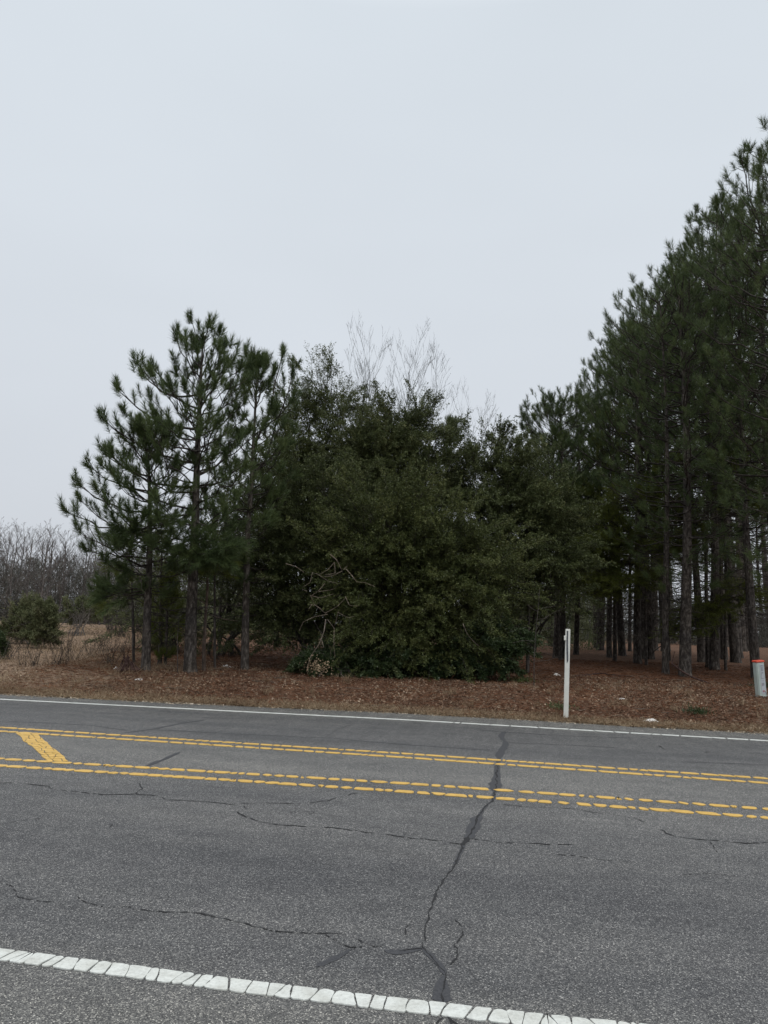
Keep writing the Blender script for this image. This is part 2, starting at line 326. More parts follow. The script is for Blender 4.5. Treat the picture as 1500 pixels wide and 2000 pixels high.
def marking(name, pix, width, matn, seglo, seghi, gapf, seed, kindlabel, round_=.25, skew=0, missing=()):
    rng = random.Random(seed)
    W2 = [road_pt(*q) for q in pix]
    a = W2[0] + (W2[0] - W2[1]) / np.linalg.norm(W2[0] - W2[1]) * 30; b = W2[-1] + (W2[-1] - W2[-2]) / np.linalg.norm(W2[-1] - W2[-2]) * 30
    P, T = resample([a] + W2 + [b], .02)
    # smooth
    for _ in range(20): P[1:-1] = (P[:-2] + 2 * P[1:-1] + P[2:]) / 4
    total = T[-1]
    def pt(s, off):
        s = min(max(s, 0.001), total - .03); x = np.interp(s, T, P[:, 0]); y = np.interp(s, T, P[:, 1])
        x2 = np.interp(s + .02, T, P[:, 0]); y2 = np.interp(s + .02, T, P[:, 1]); d = np.array([x2 - x, y2 - y]); d /= np.linalg.norm(d) + 1e-9
        return [x - d[1] * off, y + d[0] * off]
    m = MB(); s = 0.01; h = width / 2; cutA = rng.uniform(-.02, .02)
    wp = lambda q: None
    while s < total - .1:
        ln = rng.uniform(seglo, seghi) if rng.random() > .12 else rng.uniform(seglo * .4, seglo)
        g = gapf(pt(s, 0)[0]) * rng.uniform(.5, 1.6)
        if rng.random() < .25: g *= .45
        cutB = skew + rng.uniform(-.022, .022)
        sa, sb = s + g / 2, s + ln - g / 2
        if sb - sa > .02:
            # outline with rounded worn corners
            rc = min(round_ * width * rng.uniform(.5, 1.4), (sb - sa) * .4)
            out_ = []
            def J(k=.004): return rng.uniform(-k, k)
            def S(t, off): # along, across with slanted ends
                f = (off / h)
                s0 = sa + cutA * f; s1 = sb + cutB * f
                return s0 + (s1 - s0) * t
            nseg = max(2, int((sb - sa) / .045))
            for i in range(nseg + 1):
                t = i / nseg; off = -h
                if i in (0, nseg): off = -h + rc
                out_.append(pt(S(t, off) + J(), off + (J(.003))))
                if i == 0: out_.append(pt(S(0, -h) + rc, -h + J(.003)))
                if i == nseg - 1: out_.append(pt(S(1, -h) - rc, -h + J(.003)))
            out_.append(pt(S(1, 0) + J(.006), 0))
            for i in range(nseg + 1):
                t = 1 - i / nseg; off = h
                if i in (0, nseg): off = h - rc
                out_.append(pt(S(t, off) + J(), off + (J(.003))))
                if i == 0: out_.append(pt(S(1, h) - rc, h + J(.003)))
                if i == nseg - 1: out_.append(pt(S(0, h) + rc, h + J(.003)))
            out_.append(pt(S(0, 0) + J(.006), 0))
            cx = np.mean(out_, axis=0)
            top = [[p[0], p[1], .0065] for p in out_]
            bot = [[cx[0] + (p[0] - cx[0]) * 1.0, cx[1] + (p[1] - cx[1]) * 1.0, .001] for p in out_]
            nn = len(out_); tn = rng.random()
            m.add(top, [list(range(nn))], tn)
            m.add(top + bot, [[i, nn + i, nn + (i + 1) % nn, (i + 1) % nn] for i in range(nn)], tn)
        cutA = cutB; s += ln
    o = m.build(name, M[matn], ROAD)
    tag(o, kindlabel); return o
marking('edge_line', [(0, 1866), (250, 1898), (450, 1925), (750, 1961), (850, 1972), (1060, 1996), (1150, 2005)], .110, 'white_paint', .05, .115, lambda x: .0065, 3, 'broad white edge line nearest the camera, cracked into blocks', .09)
marking('edge_line', [(0, 1366), (400, 1386.5), (800, 1406.7), (1200, 1430), (1500, 1447.3)], .105, 'white_paint', .25, .6, lambda x: .008 if x < 1 else .03, 4, 'thin white edge line along the far verge', .1)
yg = lambda x: .014 + .02 * min(1, max(0, (x + 2.5) / 4))
marking('yellow_line', [(0, 1496), (400, 1521), (800, 1547.3), (1200, 1576), (1500, 1598)], .105, 'yellow_paint', .08, .24, yg, 5, 'nearest yellow line of the near pair', .3)
marking('yellow_line', [(0, 1482.5), (400, 1507), (800, 1531.3), (1200, 1559.5), (1500, 1581)], .10, 'yellow_paint', .07, .24, lambda x: yg(x) * 1.25, 6, 'farther yellow line of the near pair', .34)
marking('yellow_line', [(0, 1428.5), (400, 1454.5), (800, 1480.5), (1200, 1509), (1500, 1530)], .10, 'yellow_paint', .10, .28, lambda x: .022, 7, 'nearer yellow line of the far pair', .25)
marking('yellow_line', [(0, 1421), (400, 1447.5), (800, 1473), (1200, 1501), (1500, 1521)], .10, 'yellow_paint', .10, .28, lambda x: .022, 8, 'farthest yellow line on the road', .25)

def diagonal():
    A, B, C, D_ = [road_pt(*q) for q in ((30, 1431.5), (71, 1431.5), (134, 1487.5), (93, 1487))]
    rng = random.Random(12); m = MB()
    nu, nv = 6, 15
    def q(i, j):
        u, v = i / nu, j / nv
        return (A * (1 - u) + B * u) * (1 - v) + (D_ * (1 - u) + C * u) * v
    G = {}
    for i in range(nu + 1):
        for j in range(nv + 1):
            p = q(i, j); G[i, j] = p + np.array([rng.uniform(-.03, .03) if 0 < i < nu else 0, rng.uniform(-.035, .035) if 0 < j < nv else 0])
    j = 0
    done = set()
    for j in range(nv):
        i = 0
        while i < nu:
            k = rng.choice([1, 2, 2, 3]); k = min(k, nu - i)
            lo = [G[a, j] for a in range(i, i + k + 1)]; hi = [G[a, j + 1] for a in range(i, i + k + 1)]
            poly = np.array(lo + hi[::-1]); c = poly.mean(0)
            sz = np.abs(poly - c).max(0) + 1e-6
            poly = c + (poly - c) * (1 - np.array([.010, .012]) / sz)
            n = len(poly); top = [[*p, .006] for p in poly]; bot = [[*p, .001] for p in poly]
            m.add(top, [list(range(n))], rng.random()); m.add(top + bot, [[a, n + a, n + (a + 1) % n, (a + 1) % n] for a in range(n)], .5)
            i += k
    tag(m.build('diagonal_bar', M['yellow_paint'], ROAD), 'cracked yellow diagonal bar between the two double lines')
diagonal()

# tar seams and open cracks in the asphalt
def tarmat(name, c0, c1, rough):
    m, nt, b, o = newmat(name); n = noise(nt, 70, 4, .7); r = rampn(nt, n.outputs[0], [(.35, c0), (.65, c1)])
    nt.links.new(r.outputs[0], b.inputs['Base Color']); b.inputs['Roughness'].default_value = rough; return m
M['crack'] = tarmat('open_crack', (.006, .006, .007), (.02, .02, .022), .9)
M['tar'] = tarmat('tar_seal', (.025, .026, .031), (.055, .056, .061), .65)
def jag(pts2, amp, step, seed):
    rng = np.random.default_rng(seed); P, T = resample(pts2, step)
    d = np.gradient(P, axis=0); nrm = np.stack([-d[:, 1], d[:, 0]], 1); nrm /= np.linalg.norm(nrm, axis=1)[:, None] + 1e-9
    k = rng.normal(0, 1, len(P)); k = np.convolve(k, [.3, .4, .3], 'same')[:len(P)] + .5 * np.convolve(rng.normal(0, 1, len(P)), np.ones(6) / 3, 'same')[:len(P)]
    return P + nrm * (k * amp)[:, None], nrm
def crack_strip(m, pix, w0, amp, step, z, seed, wvar=.7, widths=None, breaks=0.0):
    P, nrm = jag([road_pt(*q) for q in pix], amp, step, seed); rng = np.random.default_rng(seed + 99); K = len(P)
    wd = w0 * (1 + wvar * np.convolve(rng.normal(0, 1, K), [.25, .5, .25], 'same')[:K]); wd = np.clip(wd, w0 * .15, w0 * 3)
    if widths is not None: wd = wd / w0 * np.interp(np.linspace(0, 1, K), [a for a, _ in widths], [b for _, b in widths])
    wd[0] = wd[-1] = w0 * .1
    Lp = P + nrm * wd[:, None] / 2; Rp = P - nrm * wd[:, None] / 2
    V = np.concatenate([np.c_[Lp, np.full(K, z)], np.c_[Rp, np.full(K, z)]])
    q = [[i, i + 1, K + i + 1, K + i] for i in range(K - 1) if rng.random() >= breaks]
    m.add(V, q)
main_px = [(985, 1429), (978, 1438), (989, 1452), (980, 1466), (975, 1477), (972, 1495), (970, 1515), (968, 1535), (966, 1548), (962, 1562), (945, 1580), (930, 1603), (922, 1622), (915, 1640), (905, 1650), (898, 1668), (888, 1690), (876, 1708), (865, 1722), (852, 1745), (842, 1765), (836, 1790), (832, 1815), (827, 1850), (843, 1868), (858, 1885), (872, 1905), (867, 1925), (863, 1945), (864, 1963), (872, 1980), (880, 1995), (886, 2008)]
mt = MB()
crack_strip(mt, main_px[:9], .09, .006, .05, .0022, 1, .25, [(0, .07), (.3, .08), (.42, .11), (.5, .09), (.56, .04), (.8, .07), (.93, .15), (1, .06)])
crack_strip(mt, main_px[8:14], .05, .006, .04, .0025, 2, .3, [(0, .04), (.3, .02), (.55, .04), (.72, .12), (.9, .07), (1, .04)])
crack_strip(mt, main_px[14:17], .03, .003, .04, .0022, 21, .3)
crack_strip(mt, [(827, 1852), (800, 1858), (770, 1860), (750, 1856)], .045, .003, .03, .0022, 22, .3)
crack_strip(mt, [(823, 1853), (843, 1868), (862, 1888), (868, 1905)], .035, .003, .03, .0026, 23, .3)
crack_strip(mt, [(866, 1905), (863, 1925), (862, 1945), (864, 1960)], .06, .003, .03, .0022, 24, .3, [(0, .02), (.5, .06), (1, .10)])
crack_strip(mt, [(617, 1889), (640, 1878), (668, 1866), (690, 1853)], .03, .003, .03, .0022, 25, .3, [(0, .055), (.4, .045), (1, .008)])
for k, (px_, w_) in enumerate([([(240, 1432), (300, 1424), (360, 1412), (400, 1406)], .05), ([(300, 1425), (450, 1433), (560, 1438), (650, 1442), (700, 1447), (800, 1455), (960, 1466)], .035),
                  ([(15, 1409), (110, 1413), (180, 1417), (250, 1427)], .03), ([(395, 1402), (470, 1404), (550, 1406)], .025), ([(930, 1425), (985, 1430), (1100, 1437), (1240, 1442)], .03),
                  ([(992, 1451), (1100, 1455), (1215, 1461)], .028), ([(1330, 1488), (1420, 1491), (1510, 1495)], .028), ([(285, 1497), (320, 1483), (352, 1469)], .05), ([(120, 1396), (240, 1393), (370, 1397)], .015), ([(640, 1437), (660, 1424), (690, 1415)], .012)]):
    crack_strip(mt, px_, w_, .006, .07, .0020 + .00005 * k, 30 + k, .35)
tag(mt.build('tar_seam', M['tar'], ROAD), 'dark tar patches and sealed seams')
mc = MB()
crack_strip(mc, main_px[5:14], .014, .012, .035, .0036, 40, .8, breaks=.05)
crack_strip(mc, main_px[13:], .010, .006, .022, .0036, 41, .6, [(0, .03), (.05, .016), (.15, .010), (.5, .009), (.7, .007), (.9, .006), (.95, .012), (1, .009)])
crack_strip(mc, [(913, 1636), (907, 1648), (900, 1652)], .04, .008, .03, .0038, 42, .5)
crack_strip(mc, [(872, 1982), (855, 1998), (848, 2010)], .006, .003, .02, .0036, 43)
crack_strip(mc, [(880, 1993), (895, 2003), (905, 2012)], .006, .003, .02, .0036, 44)
for k, (px_, w_, br) in enumerate([
    ([(-30, 1529), (0, 1530), (40, 1530), (62, 1533), (95, 1536), (102, 1541)], .010, .08), ([(115, 1543), (170, 1549), (200, 1553), (265, 1551), (310, 1555), (325, 1562), (385, 1565), (430, 1569), (450, 1571), (530, 1568), (590, 1571), (640, 1563), (675, 1555), (698, 1549)], .008, .12),
    ([(263, 1552), (276, 1540), (272, 1530)], .005, .2), ([(472, 1574), (478, 1581)], .008, 0), ([(465, 1585), (470, 1592), (495, 1602), (540, 1612), (600, 1615)], .007, .25), ([(632, 1617), (650, 1617), (690, 1622)], .013, 0),
    ([(690, 1622), (745, 1629), (800, 1637), (860, 1643), (902, 1649)], .008, .15), ([(920, 1638), (965, 1645), (1050, 1648), (1120, 1650)], .006, .25), ([(975, 1572), (1030, 1576), (1130, 1581), (1190, 1592), (1240, 1598), (1265, 1608)], .006, .2),
    ([(1285, 1620), (1310, 1632), (1340, 1637), (1395, 1642), (1460, 1648), (1500, 1645), (1560, 1648)], .010, .06), ([(1388, 1645), (1395, 1658), (1403, 1670)], .004, .3), ([(1080, 1669), (1130, 1673), (1180, 1680), (1240, 1686)], .005, .35), ([(1330, 1710), (1380, 1706), (1440, 1712)], .004, .4),
    ([(0, 1723), (25, 1732), (35, 1752), (80, 1762), (105, 1762)], .004, .25), ([(150, 1752), (170, 1765), (210, 1773), (250, 1771)], .004, .3), ([(250, 1771), (260, 1777), (320, 1782), (390, 1784), (430, 1793), (480, 1805), (530, 1818), (560, 1821), (630, 1825), (672, 1823)], .0055, .06),
    ([(630, 1826), (660, 1840), (685, 1852), (740, 1849), (748, 1850)], .004, .3), ([(690, 1833), (720, 1845), (745, 1850)], .004, .3), ([(775, 1860), (800, 1856), (827, 1855)], .004, .1), ([(888, 1796), (902, 1810), (902, 1828), (896, 1838), (889, 1846), (894, 1856), (891, 1872), (878, 1885)], .004, .05), ([(813, 1795), (793, 1808), (792, 1828), (795, 1831)], .0035, .2),
    ([(0, 1610), (50, 1603), (90, 1598)], .005, .3), ([(205, 1625), (215, 1612), (220, 1606)], .004, .3), ([(1288, 1457), (1298, 1464), (1290, 1466)], .012, .1), ([(1375, 1470), (1385, 1468)], .008, .2), ([(450, 1588), (400, 1590)], .004, .4), ([(560, 1588), (620, 1585), (600, 1592)], .004, .3)]):
    crack_strip(mc, px_, w_ * 1.5, .012 if px_[0][1] < 1700 else .006, .03 if px_[0][1] < 1700 else .015, .0034 + .00004 * k, 60 + k, .7, breaks=br)
tag(mc.build('crack', M['crack'], ROAD), 'jagged black cracks running across and along the lanes')

# ------------------------------------------------------------------ tree builders
UP = np.array([0, 0, 1.0])
def unit(v): v = np.asarray(v, float); return v / (np.linalg.norm(v, axis=-1, keepdims=True) + 1e-9)
def needles(mb, pos, dr, sc, rng, nn=42, L=.145, w=.0105, tint0=.4):
    """bottle-brush tufts of long needles"""
    pos = np.asarray(pos); dr = unit(np.asarray(dr)); sc = np.asarray(sc); Mn = len(pos)
    t = rng.random((Mn, nn)) ** .8
    ref = np.where(np.abs(dr[:, 2:3]) < .9, UP, np.array([1.0, 0, 0])); e1 = unit(np.cross(dr, ref)); e2 = np.cross(dr, e1)
    ph = rng.random((Mn, nn)) * 2 * pi; th = (1.10 - .78 * t) * (.75 + .5 * rng.random((Mn, nn)))
    th = np.clip(th, .08, 1.5)
    rad = np.cos(ph)[..., None] * e1[:, None] + np.sin(ph)[..., None] * e2[:, None]
    nd = np.cos(th)[..., None] * dr[:, None] + np.sin(th)[..., None] * rad
    nd[..., 2] -= .10 * rng.random((Mn, nn)); nd = unit(nd)
    base = pos[:, None] + dr[:, None] * ((t - .7) * .23 * sc[:, None])[..., None]
    ln = L * sc[:, None] * (.75 + .45 * rng.random((Mn, nn)))
    side = unit(np.cross(nd, unit(rng.normal(size=(Mn, nn, 3))))) * (w / 2)
    V = np.stack([base + side, base - side, base + nd * ln[..., None]], axis=2).reshape(-1, 3)
    n = Mn * nn
    tt = np.repeat(tint0 + .35 * (rng.random(Mn) - .5), nn) + .25 * (rng.random(n) - .5)
    mb.add(V, np.arange(n * 3).reshape(-1, 3), np.clip(tt, 0, 1))
class Pine:
    def __init__(s, seed):
        s.rng = np.random.default_rng(seed); s.br = MB(); s.tp = []; s.td = []; s.ts = []
    def tuft(s, p, d, sc): s.tp.append(p); s.td.append(d); s.ts.append(sc)
    def limb(s, a, b, r0, dens=1.0, sag=.10, upturn=.35, start=.3, tsc=1.0, flat=False, n=8, twl=.32):
        rng = s.rng; a = np.asarray(a, float); b = np.asarray(b, float); ln = np.linalg.norm(b - a)
        t = np.linspace(0, 1, n)[:, None]
        P = a + (b - a) * t; P[:, 2] -= (np.sin(t[:, 0] * pi) * sag * ln); P += rng.normal(0, .018 * ln, P.shape) * (np.sin(t * pi))
        s.br.tube(P, np.linspace(r0, max(.006, r0 * .25), n), 4, .4, cap=False)
        T = np.gradient(P, axis=0); T = unit(T)
        k = max(2, int(ln * (1 - start) / .21 * dens))
        for i in range(k):
            tt = start + (1 - start) * (i + rng.random() * .8) / k; tt = min(tt, 1)
            f = tt * (n - 1); j = min(int(f), n - 2); p = P[j] + (P[j + 1] - P[j]) * (f - j); tg = T[j]
            sd = unit(np.cross(tg, UP)) * (1 if i % 2 else -1)
            d = unit(tg * rng.uniform(.5, 1.1) + sd * rng.uniform(.4, 1.1) + UP * (rng.uniform(-.65, .55) if flat else rng.uniform(.15, .95)))
            l2 = (twl + .3 * rng.random()) * min(1.0, .35 + (1 - tt) * 1.2) * min(1.3, .45 + ln * .35)
            q = p + d * l2; d2 = unit(d + UP * (upturn if not flat else .05))
            mid = p + d * l2 * .55 - UP * .02
            s.br.tube([p, mid, q], [.011, .008, .006], 3, .4, cap=False)
            s.tuft(q, d2, tsc * rng.uniform(.8, 1.25))
            if l2 > .3:
                for m_ in range(1 if (l2 > .42 and rng.random() < .6) else 0):
                    pp = p + d * l2 * rng.uniform(.3, .7); dd = unit(d + rng.normal(0, .6, 3) + UP * (.9 if not flat else .1))
                    qq = pp + dd * rng.uniform(.15, .3); s.br.tube([pp, qq], [.006, .005], 3, .4, cap=False)
                    s.tuft(qq, dd, tsc * rng.uniform(.75, 1.05))
        tip = unit(T[-1] + UP * (upturn if not flat else .1))
        s.tuft(b + tip * .05, tip, tsc * 1.15)
        for _ in range(2):
            dd = unit(tip + rng.normal(0, .4, 3)); s.tuft(b - T[-1] * .1 + dd * .12, dd, tsc)
    def dead(s, a, d, ln, r):
        rng = s.rng; n = 5; t = np.linspace(0, 1, n)[:, None]; P = np.asarray(a) + unit(d) * t * ln; P += rng.normal(0, .03 * ln, P.shape) * t; P[:, 2] += .12 * ln * (t[:, 0] ** 2) * rng.uniform(-1, 1)
        s.br.tube(P, np.linspace(r, .004, n), 3, .6, cap=False)
        for k in range(int(ln * 3.5)):
            j = rng.integers(1, n - 1); dd = unit(unit(d) * .7 + rng.normal(0, .6, 3)); q = P[j] + dd * ln * rng.uniform(.12, .38)
            s.br.tube([P[j], (P[j] + q) / 2 + rng.normal(0, .02, 3), q], [.007, .005, .003], 3, .6, cap=False)
    def crown(s, trunk, z0, z1, R, whorl=.42, per=4, top_r=.25, el0=4, el1=62, prof=None, dens=1.0, tsc=1.0, start=.35, dirbias=None):
        rng = s.rng; z = z0
        while z < z1 - .15:
            f = (z - z0) / (z1 - z0)
            pr = prof(f) if prof else (top_r + (1 - top_r) * min(1, f / .22)) * (1 - f) ** .62 + .12
            k = per + (rng.random() < .4)
            az0 = rng.random() * 2 * pi
            for i in range(k):
                if rng.random() < .1: continue
                az = az0 + i * 2 * pi / k + rng.normal(0, .3); ln = R * pr * rng.uniform(.65, 1.12)
                el = radians(el0 + (el1 - el0) * f ** .8 + rng.normal(0, 6))
                if dirbias is not None: ln *= dirbias(az)
                a = trunk(z + rng.uniform(-.08, .08)); d = np.array([cos(az) * cos(el), sin(az) * cos(el), sin(el)])
                b = a + d * ln
                s.limb(a, b, .008 + .008 * ln, dens, sag=.06 + .06 * (1 - f), start=start if ln > .8 else .15, tsc=tsc, upturn=.6 + .9 * f)
            z += whorl * (rng.uniform(.6, 1.3) if rng.random() < .85 else 2.0) * (1 - .35 * f)
        tp = trunk(z1); s.tuft(tp + UP * .1, UP, 1.25 * tsc)
        for _ in range(5):
            d = unit(UP + rng.normal(0, .35, 3)); s.tuft(tp - UP * rng.uniform(.05, .4) + d * .15, d, 1.05 * tsc)
    def meshes(s, trunk, H, r0, nn=42, w=.0105, tint0=.4, needlemat='needle', barkm='bark', L=.145, zlow=-.15, flare=1.25, rtop=.02):
        rng = s.rng; zs = np.concatenate([[zlow, 0, .15, .4], np.linspace(.8, H, 22)])
        pts = np.array([trunk(z) for z in zs]); rr = r0 * (1 - (zs.clip(0) / H)) ** .85 + rtop * .6; rr[:3] = r0 * np.array([flare * 1.1, flare, (flare + 1) / 2])
        tm = MB(); tm.tube(pts, rr, 12, .5, rough=.10, rng=rng)
        me_t = tm.mesh('trunk', M[barkm], True)
        me_b = s.br.mesh('branches', M['twig']) if s.br.n else None
        nm = MB()
        if s.tp: needles(nm, s.tp, s.td, s.ts, rng, nn, L, w, tint0)
        me_n = nm.mesh('needles', M[needlemat]) if s.tp else None
        return me_t, me_b, me_n
def place_tree(name, meshes, loc, label, cat='tree', group=None, rz=0, sc=(1, 1, 1), names=('trunk', 'branches', 'needles')):
    e = empty(name, loc, label, cat, group, rz); e.scale = sc
    for nm_, me in zip(names, meshes):
        if me: link(nm_, me, e)
    return e

# hero pines, made in world space around their own base
def hero(seed, base_px, path_px, H_top_px, r0, limbs, label, crownspec=None, dead=0, deadz=(1, 4), needlemat='needle', nn=84, base=None, extra=None, barkm='bark', group=None, tint0=.4):
    b = gp(*base_px) if base is None else base; D = b[1]
    pth = [np.array([0, 0, 0.0])] + [at(x, y, D) - b for x, y in path_px] + [at(*H_top_px, D) - b]
    pth = np.array(pth); H = pth[-1][2]
    def trunk(z): return np.array([np.interp(z, pth[:, 2], pth[:, 0]), 0.05 * sin(z * .9 + seed) if z > 0 else 0, z])
    p = Pine(seed)
    for (x0, y0), (x1, y1), dd, *o in limbs:
        a = at(x0, y0, D) - b; a = trunk(a[2]); e = at(x1, y1 + 14, D + dd) - b
        kw = o[0] if o else {}
        p.limb(a, e, .012 + .009 * np.linalg.norm(e - a), **{**dict(dens=.8, start=.35, upturn=1.5, twl=.62, tsc=1.3), **kw})
    if crownspec: p.crown(trunk, crownspec['z0'], H, **{k: v for k, v in crownspec.items() if k != 'z0'})
    for _ in range(dead):
        z = p.rng.uniform(*deadz); az = p.rng.random() * 2 * pi; p.dead(trunk(z), [cos(az), sin(az), p.rng.uniform(-.15, .35)], p.rng.uniform(.5, 2.0), .014)
    if extra: extra(p, trunk, b, D)
    ms = p.meshes(trunk, H, r0, nn=nn, needlemat=needlemat, barkm=barkm, tint0=tint0)
    return place_tree('pine_tree', ms, b, label, group=group)
soft = dict(flat=True, dens=3.0, sag=.0, start=.25, twl=.62, tsc=1.35)
def fan(trunk_pt, tip_px, D, dd, k=3, spread=30):
    out_ = []
    for i in range(k):
        o_ = (i - (k - 1) / 2); out_.append((trunk_pt, (tip_px[0] + o_ * spread * .6, tip_px[1] + abs(o_) * 12 - 6 * i % 5), dd + o_ * .35, soft))
    return out_
# main pine on the left
hero(11, (372, 1315), [(374, 1200), (379, 1050), (385, 900), (392, 760)], (397, 655), .145,
     [((386, 905), (196, 800), -1.0), ((388, 840), (226, 745), .3), ((390, 800), (262, 690), -.6), ((391, 770), (276, 718), 1.2), ((393, 740), (340, 640), -.3), ((394, 720), (362, 642), .7),
      ((389, 850), (470, 700), -.6), ((391, 800), (452, 655), .6), ((393, 740), (430, 632), -.2), ((385, 950), (200, 870), .4), ((384, 960), (250, 900), -1.2), ((386, 930), (470, 840), 1.0), ((383, 1000), (250, 985), -1.0),
      ((384, 980), (480, 900), -1.2), ((388, 860), (300, 800), -1.6), ((390, 820), (330, 740), -1.4), ((390, 820), (420, 740), -1.2), ((388, 880), (350, 830), -2.0), ((388, 880), (420, 820), -2.0), ((381, 1040), (330, 1030), -1.4), ((382, 1020), (440, 990), -1.4)],
     'tallest pine of the left group, its ragged crown highest of the left trees', dict(z0=2.6, R=2.6, per=4, whorl=.36, dens=.85, tsc=1.2), dead=26, deadz=(.8, 3.8),
     extra=lambda p, t, b, D: [p.limb(t(2.9), at(x, y, D - 1.3) - b, .02, **soft) for x, y in ((420, 1080), (385, 1090), (448, 1068), (400, 1050), (360, 1075), (430, 1100))])
hero(12, (285, 1312), [(287, 1200), (291, 1080), (293, 980), (291, 900)], (283, 845), .105,
     [((291, 1030), (128, 985), -.4), ((291, 1000), (150, 930), .4), ((292, 960), (172, 895), -.7), ((292, 930), (205, 865), .5), ((289, 1110), (165, 1060), .2, dict(sag=-.02)), ((289, 1090), (150, 1020), -.8), ((291, 900), (240, 835), -.3), ((291, 900), (320, 830), -.4),
      ((291, 1000), (360, 940), -.5), ((290, 1060), (370, 1020), .2), ((292, 960), (340, 890), .5), ((288, 1150), (200, 1130), .7), ((291, 980), (230, 930), -1.2), ((291, 1040), (220, 1000), -1.4)],
     'leaning pine at the left end of the group, boughs reaching over the open field', dict(z0=2.0, R=2.2, per=4, whorl=.36, dens=.85, tsc=1.2), dead=30, deadz=(.6, 3),
     extra=lambda p, t, b, D: [p.limb(t(z), at(x, y, D + dd) - b, .02, **soft) for z, x, y, dd in ((1.9, 195, 1165, -.3), (2.0, 210, 1150, .5), (2.3, 240, 1110, -.3), (3.2, 235, 1040, -.9), (3.2, 265, 1020, -1.2), (3.0, 250, 1060, -1.0), (3.3, 310, 1010, -1.2))])
hero(13, (478, 1310), [(479, 1200), (484, 1050), (492, 940), (498, 800)], (503, 705), .10,
     [((492, 940), (572, 715), -.3, dict(start=.5)), ((494, 880), (553, 672), .2, dict(start=.55)), ((496, 850), (575, 760), -.7, dict(start=.5)), ((498, 800), (520, 690), .4), ((499, 770), (480, 672), -.2), ((492, 920), (565, 850), .5), ((490, 960), (440, 880), -.6), ((493, 900), (450, 800), .5),
      ((488, 1000), (430, 960), -.6), ((488, 1000), (540, 950), -.3), ((496, 840), (455, 740), -.6), ((484, 1060), (440, 1030), -.8)],
     'slim pine with forked limbs just left of the broad evergreens', dict(z0=2.4, R=1.9, per=4, whorl=.40, dens=.7, tsc=1.2), dead=14, deadz=(1, 3.6))
hero(16, (420, 1306), [(420, 1240), (420, 1150)], (418, 1030), .03, [((420, 1110), (400, 1085), -.9, soft), ((420, 1110), (445, 1075), -.9, soft), ((420, 1100), (380, 1090), -1.0, soft), ((420, 1090), (430, 1050), -.8, soft), ((420, 1120), (420, 1095), -1.3, soft)],
     'young pine with a soft olive clump at the height of the slim tree fork', dict(z0=2.6, R=.9, per=3, whorl=.45, el0=10, el1=40), needlemat='needle_olive', nn=40, barkm='bark_grey')
hero(17, (262, 1296), [(262, 1240), (258, 1150)], (255, 1010), .035, [((260, 1180), (195, 1165), -.5, soft), ((260, 1170), (215, 1150), .4, soft), ((259, 1120), (225, 1095), -.6, soft), ((258, 1080), (232, 1045), -.9, soft), ((258, 1070), (300, 1030), -.9, soft), ((258, 1060), (260, 1030), -1.3, soft)],
     'spindly young pine with olive boughs left of the leaning pine', dict(z0=2.4, R=1.0, per=3, whorl=.45, el0=10, el1=40), needlemat='needle_olive', nn=40, barkm='bark_grey')
# young green pine with a double stem between the first two trunks
hero(14, (311, 1300), [(313, 1240), (315, 1150)], (318, 1040), .055, [], 'young soft-needled pine between the two leftmost trunks', dict(z0=1.0, R=.75, per=3, whorl=.42, el0=20, dens=1.0), needlemat='needle_olive', nn=26, barkm='bark_grey')
hero(15, (322, 1302), [(325, 1240), (328, 1180)], (332, 1130), .04, [], 'small bushy young pine beside the double stem', dict(z0=.25, R=.7, per=4, whorl=.28, el0=25, dens=1.2), needlemat='needle_olive', nn=34)

# ---- stand on the right: a few crown shapes shared between the trees
ROUND = lambda f: (.35 + .65 * min(1, f / .25)) * max(0, 1 - f ** 2.6) ** .5 + .10
def variant(seed, H, r0, z0, R, per=4, whorl=.45, dead=22, dens=1.0, lowbough=None, nn=48, dz0=1.0, w=.009, bend=.12, tint0=.4):
    p = Pine(seed); ph = seed * 1.7; 
    def trunk(z): return np.array([bend * sin(z * .35 + ph) - bend * sin(ph), bend * cos(z * .28 + ph) - bend * cos(ph), z])
    p.crown(trunk, z0, H, R, per=per, whorl=whorl, dens=dens, tsc=1.25, el1=44, prof=ROUND, dirbias=lambda az: 1 + .35 * sin(az * 2 + seed) * sin(az + seed * 2.3))
    for _ in range(dead):
        z = p.rng.uniform(dz0, z0 + 1.5); az = p.rng.random() * 2 * pi; p.dead(trunk(z), [cos(az), sin(az), p.rng.uniform(-.2, .3)], p.rng.uniform(.6, 2.4), .016)
    for z, az, ln, drop in (lowbough or []):
        a = trunk(z); p.limb(a, a + np.array([cos(az) * ln, sin(az) * ln, -drop]), .03, flat=True, dens=2.6, sag=-.06, start=.3, twl=.55)
    return p.meshes(trunk, H, r0, nn=nn, w=w, tint0=tint0)
VE = [variant(21, 14.0, .15, 3.4, 2.8, dens=.52, per=4), variant(22, 14.0, .15, 3.0, 3.0, per=4, dens=.52), variant(23, 14.0, .13, 3.7, 2.6, per=4, dens=.52)]
VI = [variant(24, 14.0, .15, 8.0, 2.0, per=3, dead=46, nn=30, w=.015, dz0=1.2), variant(25, 14.0, .14, 7.4, 2.0, per=3, dead=50, nn=30, w=.015, dz0=1.2), variant(26, 14.0, .16, 8.4, 2.1, per=3, dead=44, nn=30, w=.015, dz0=1.2)]
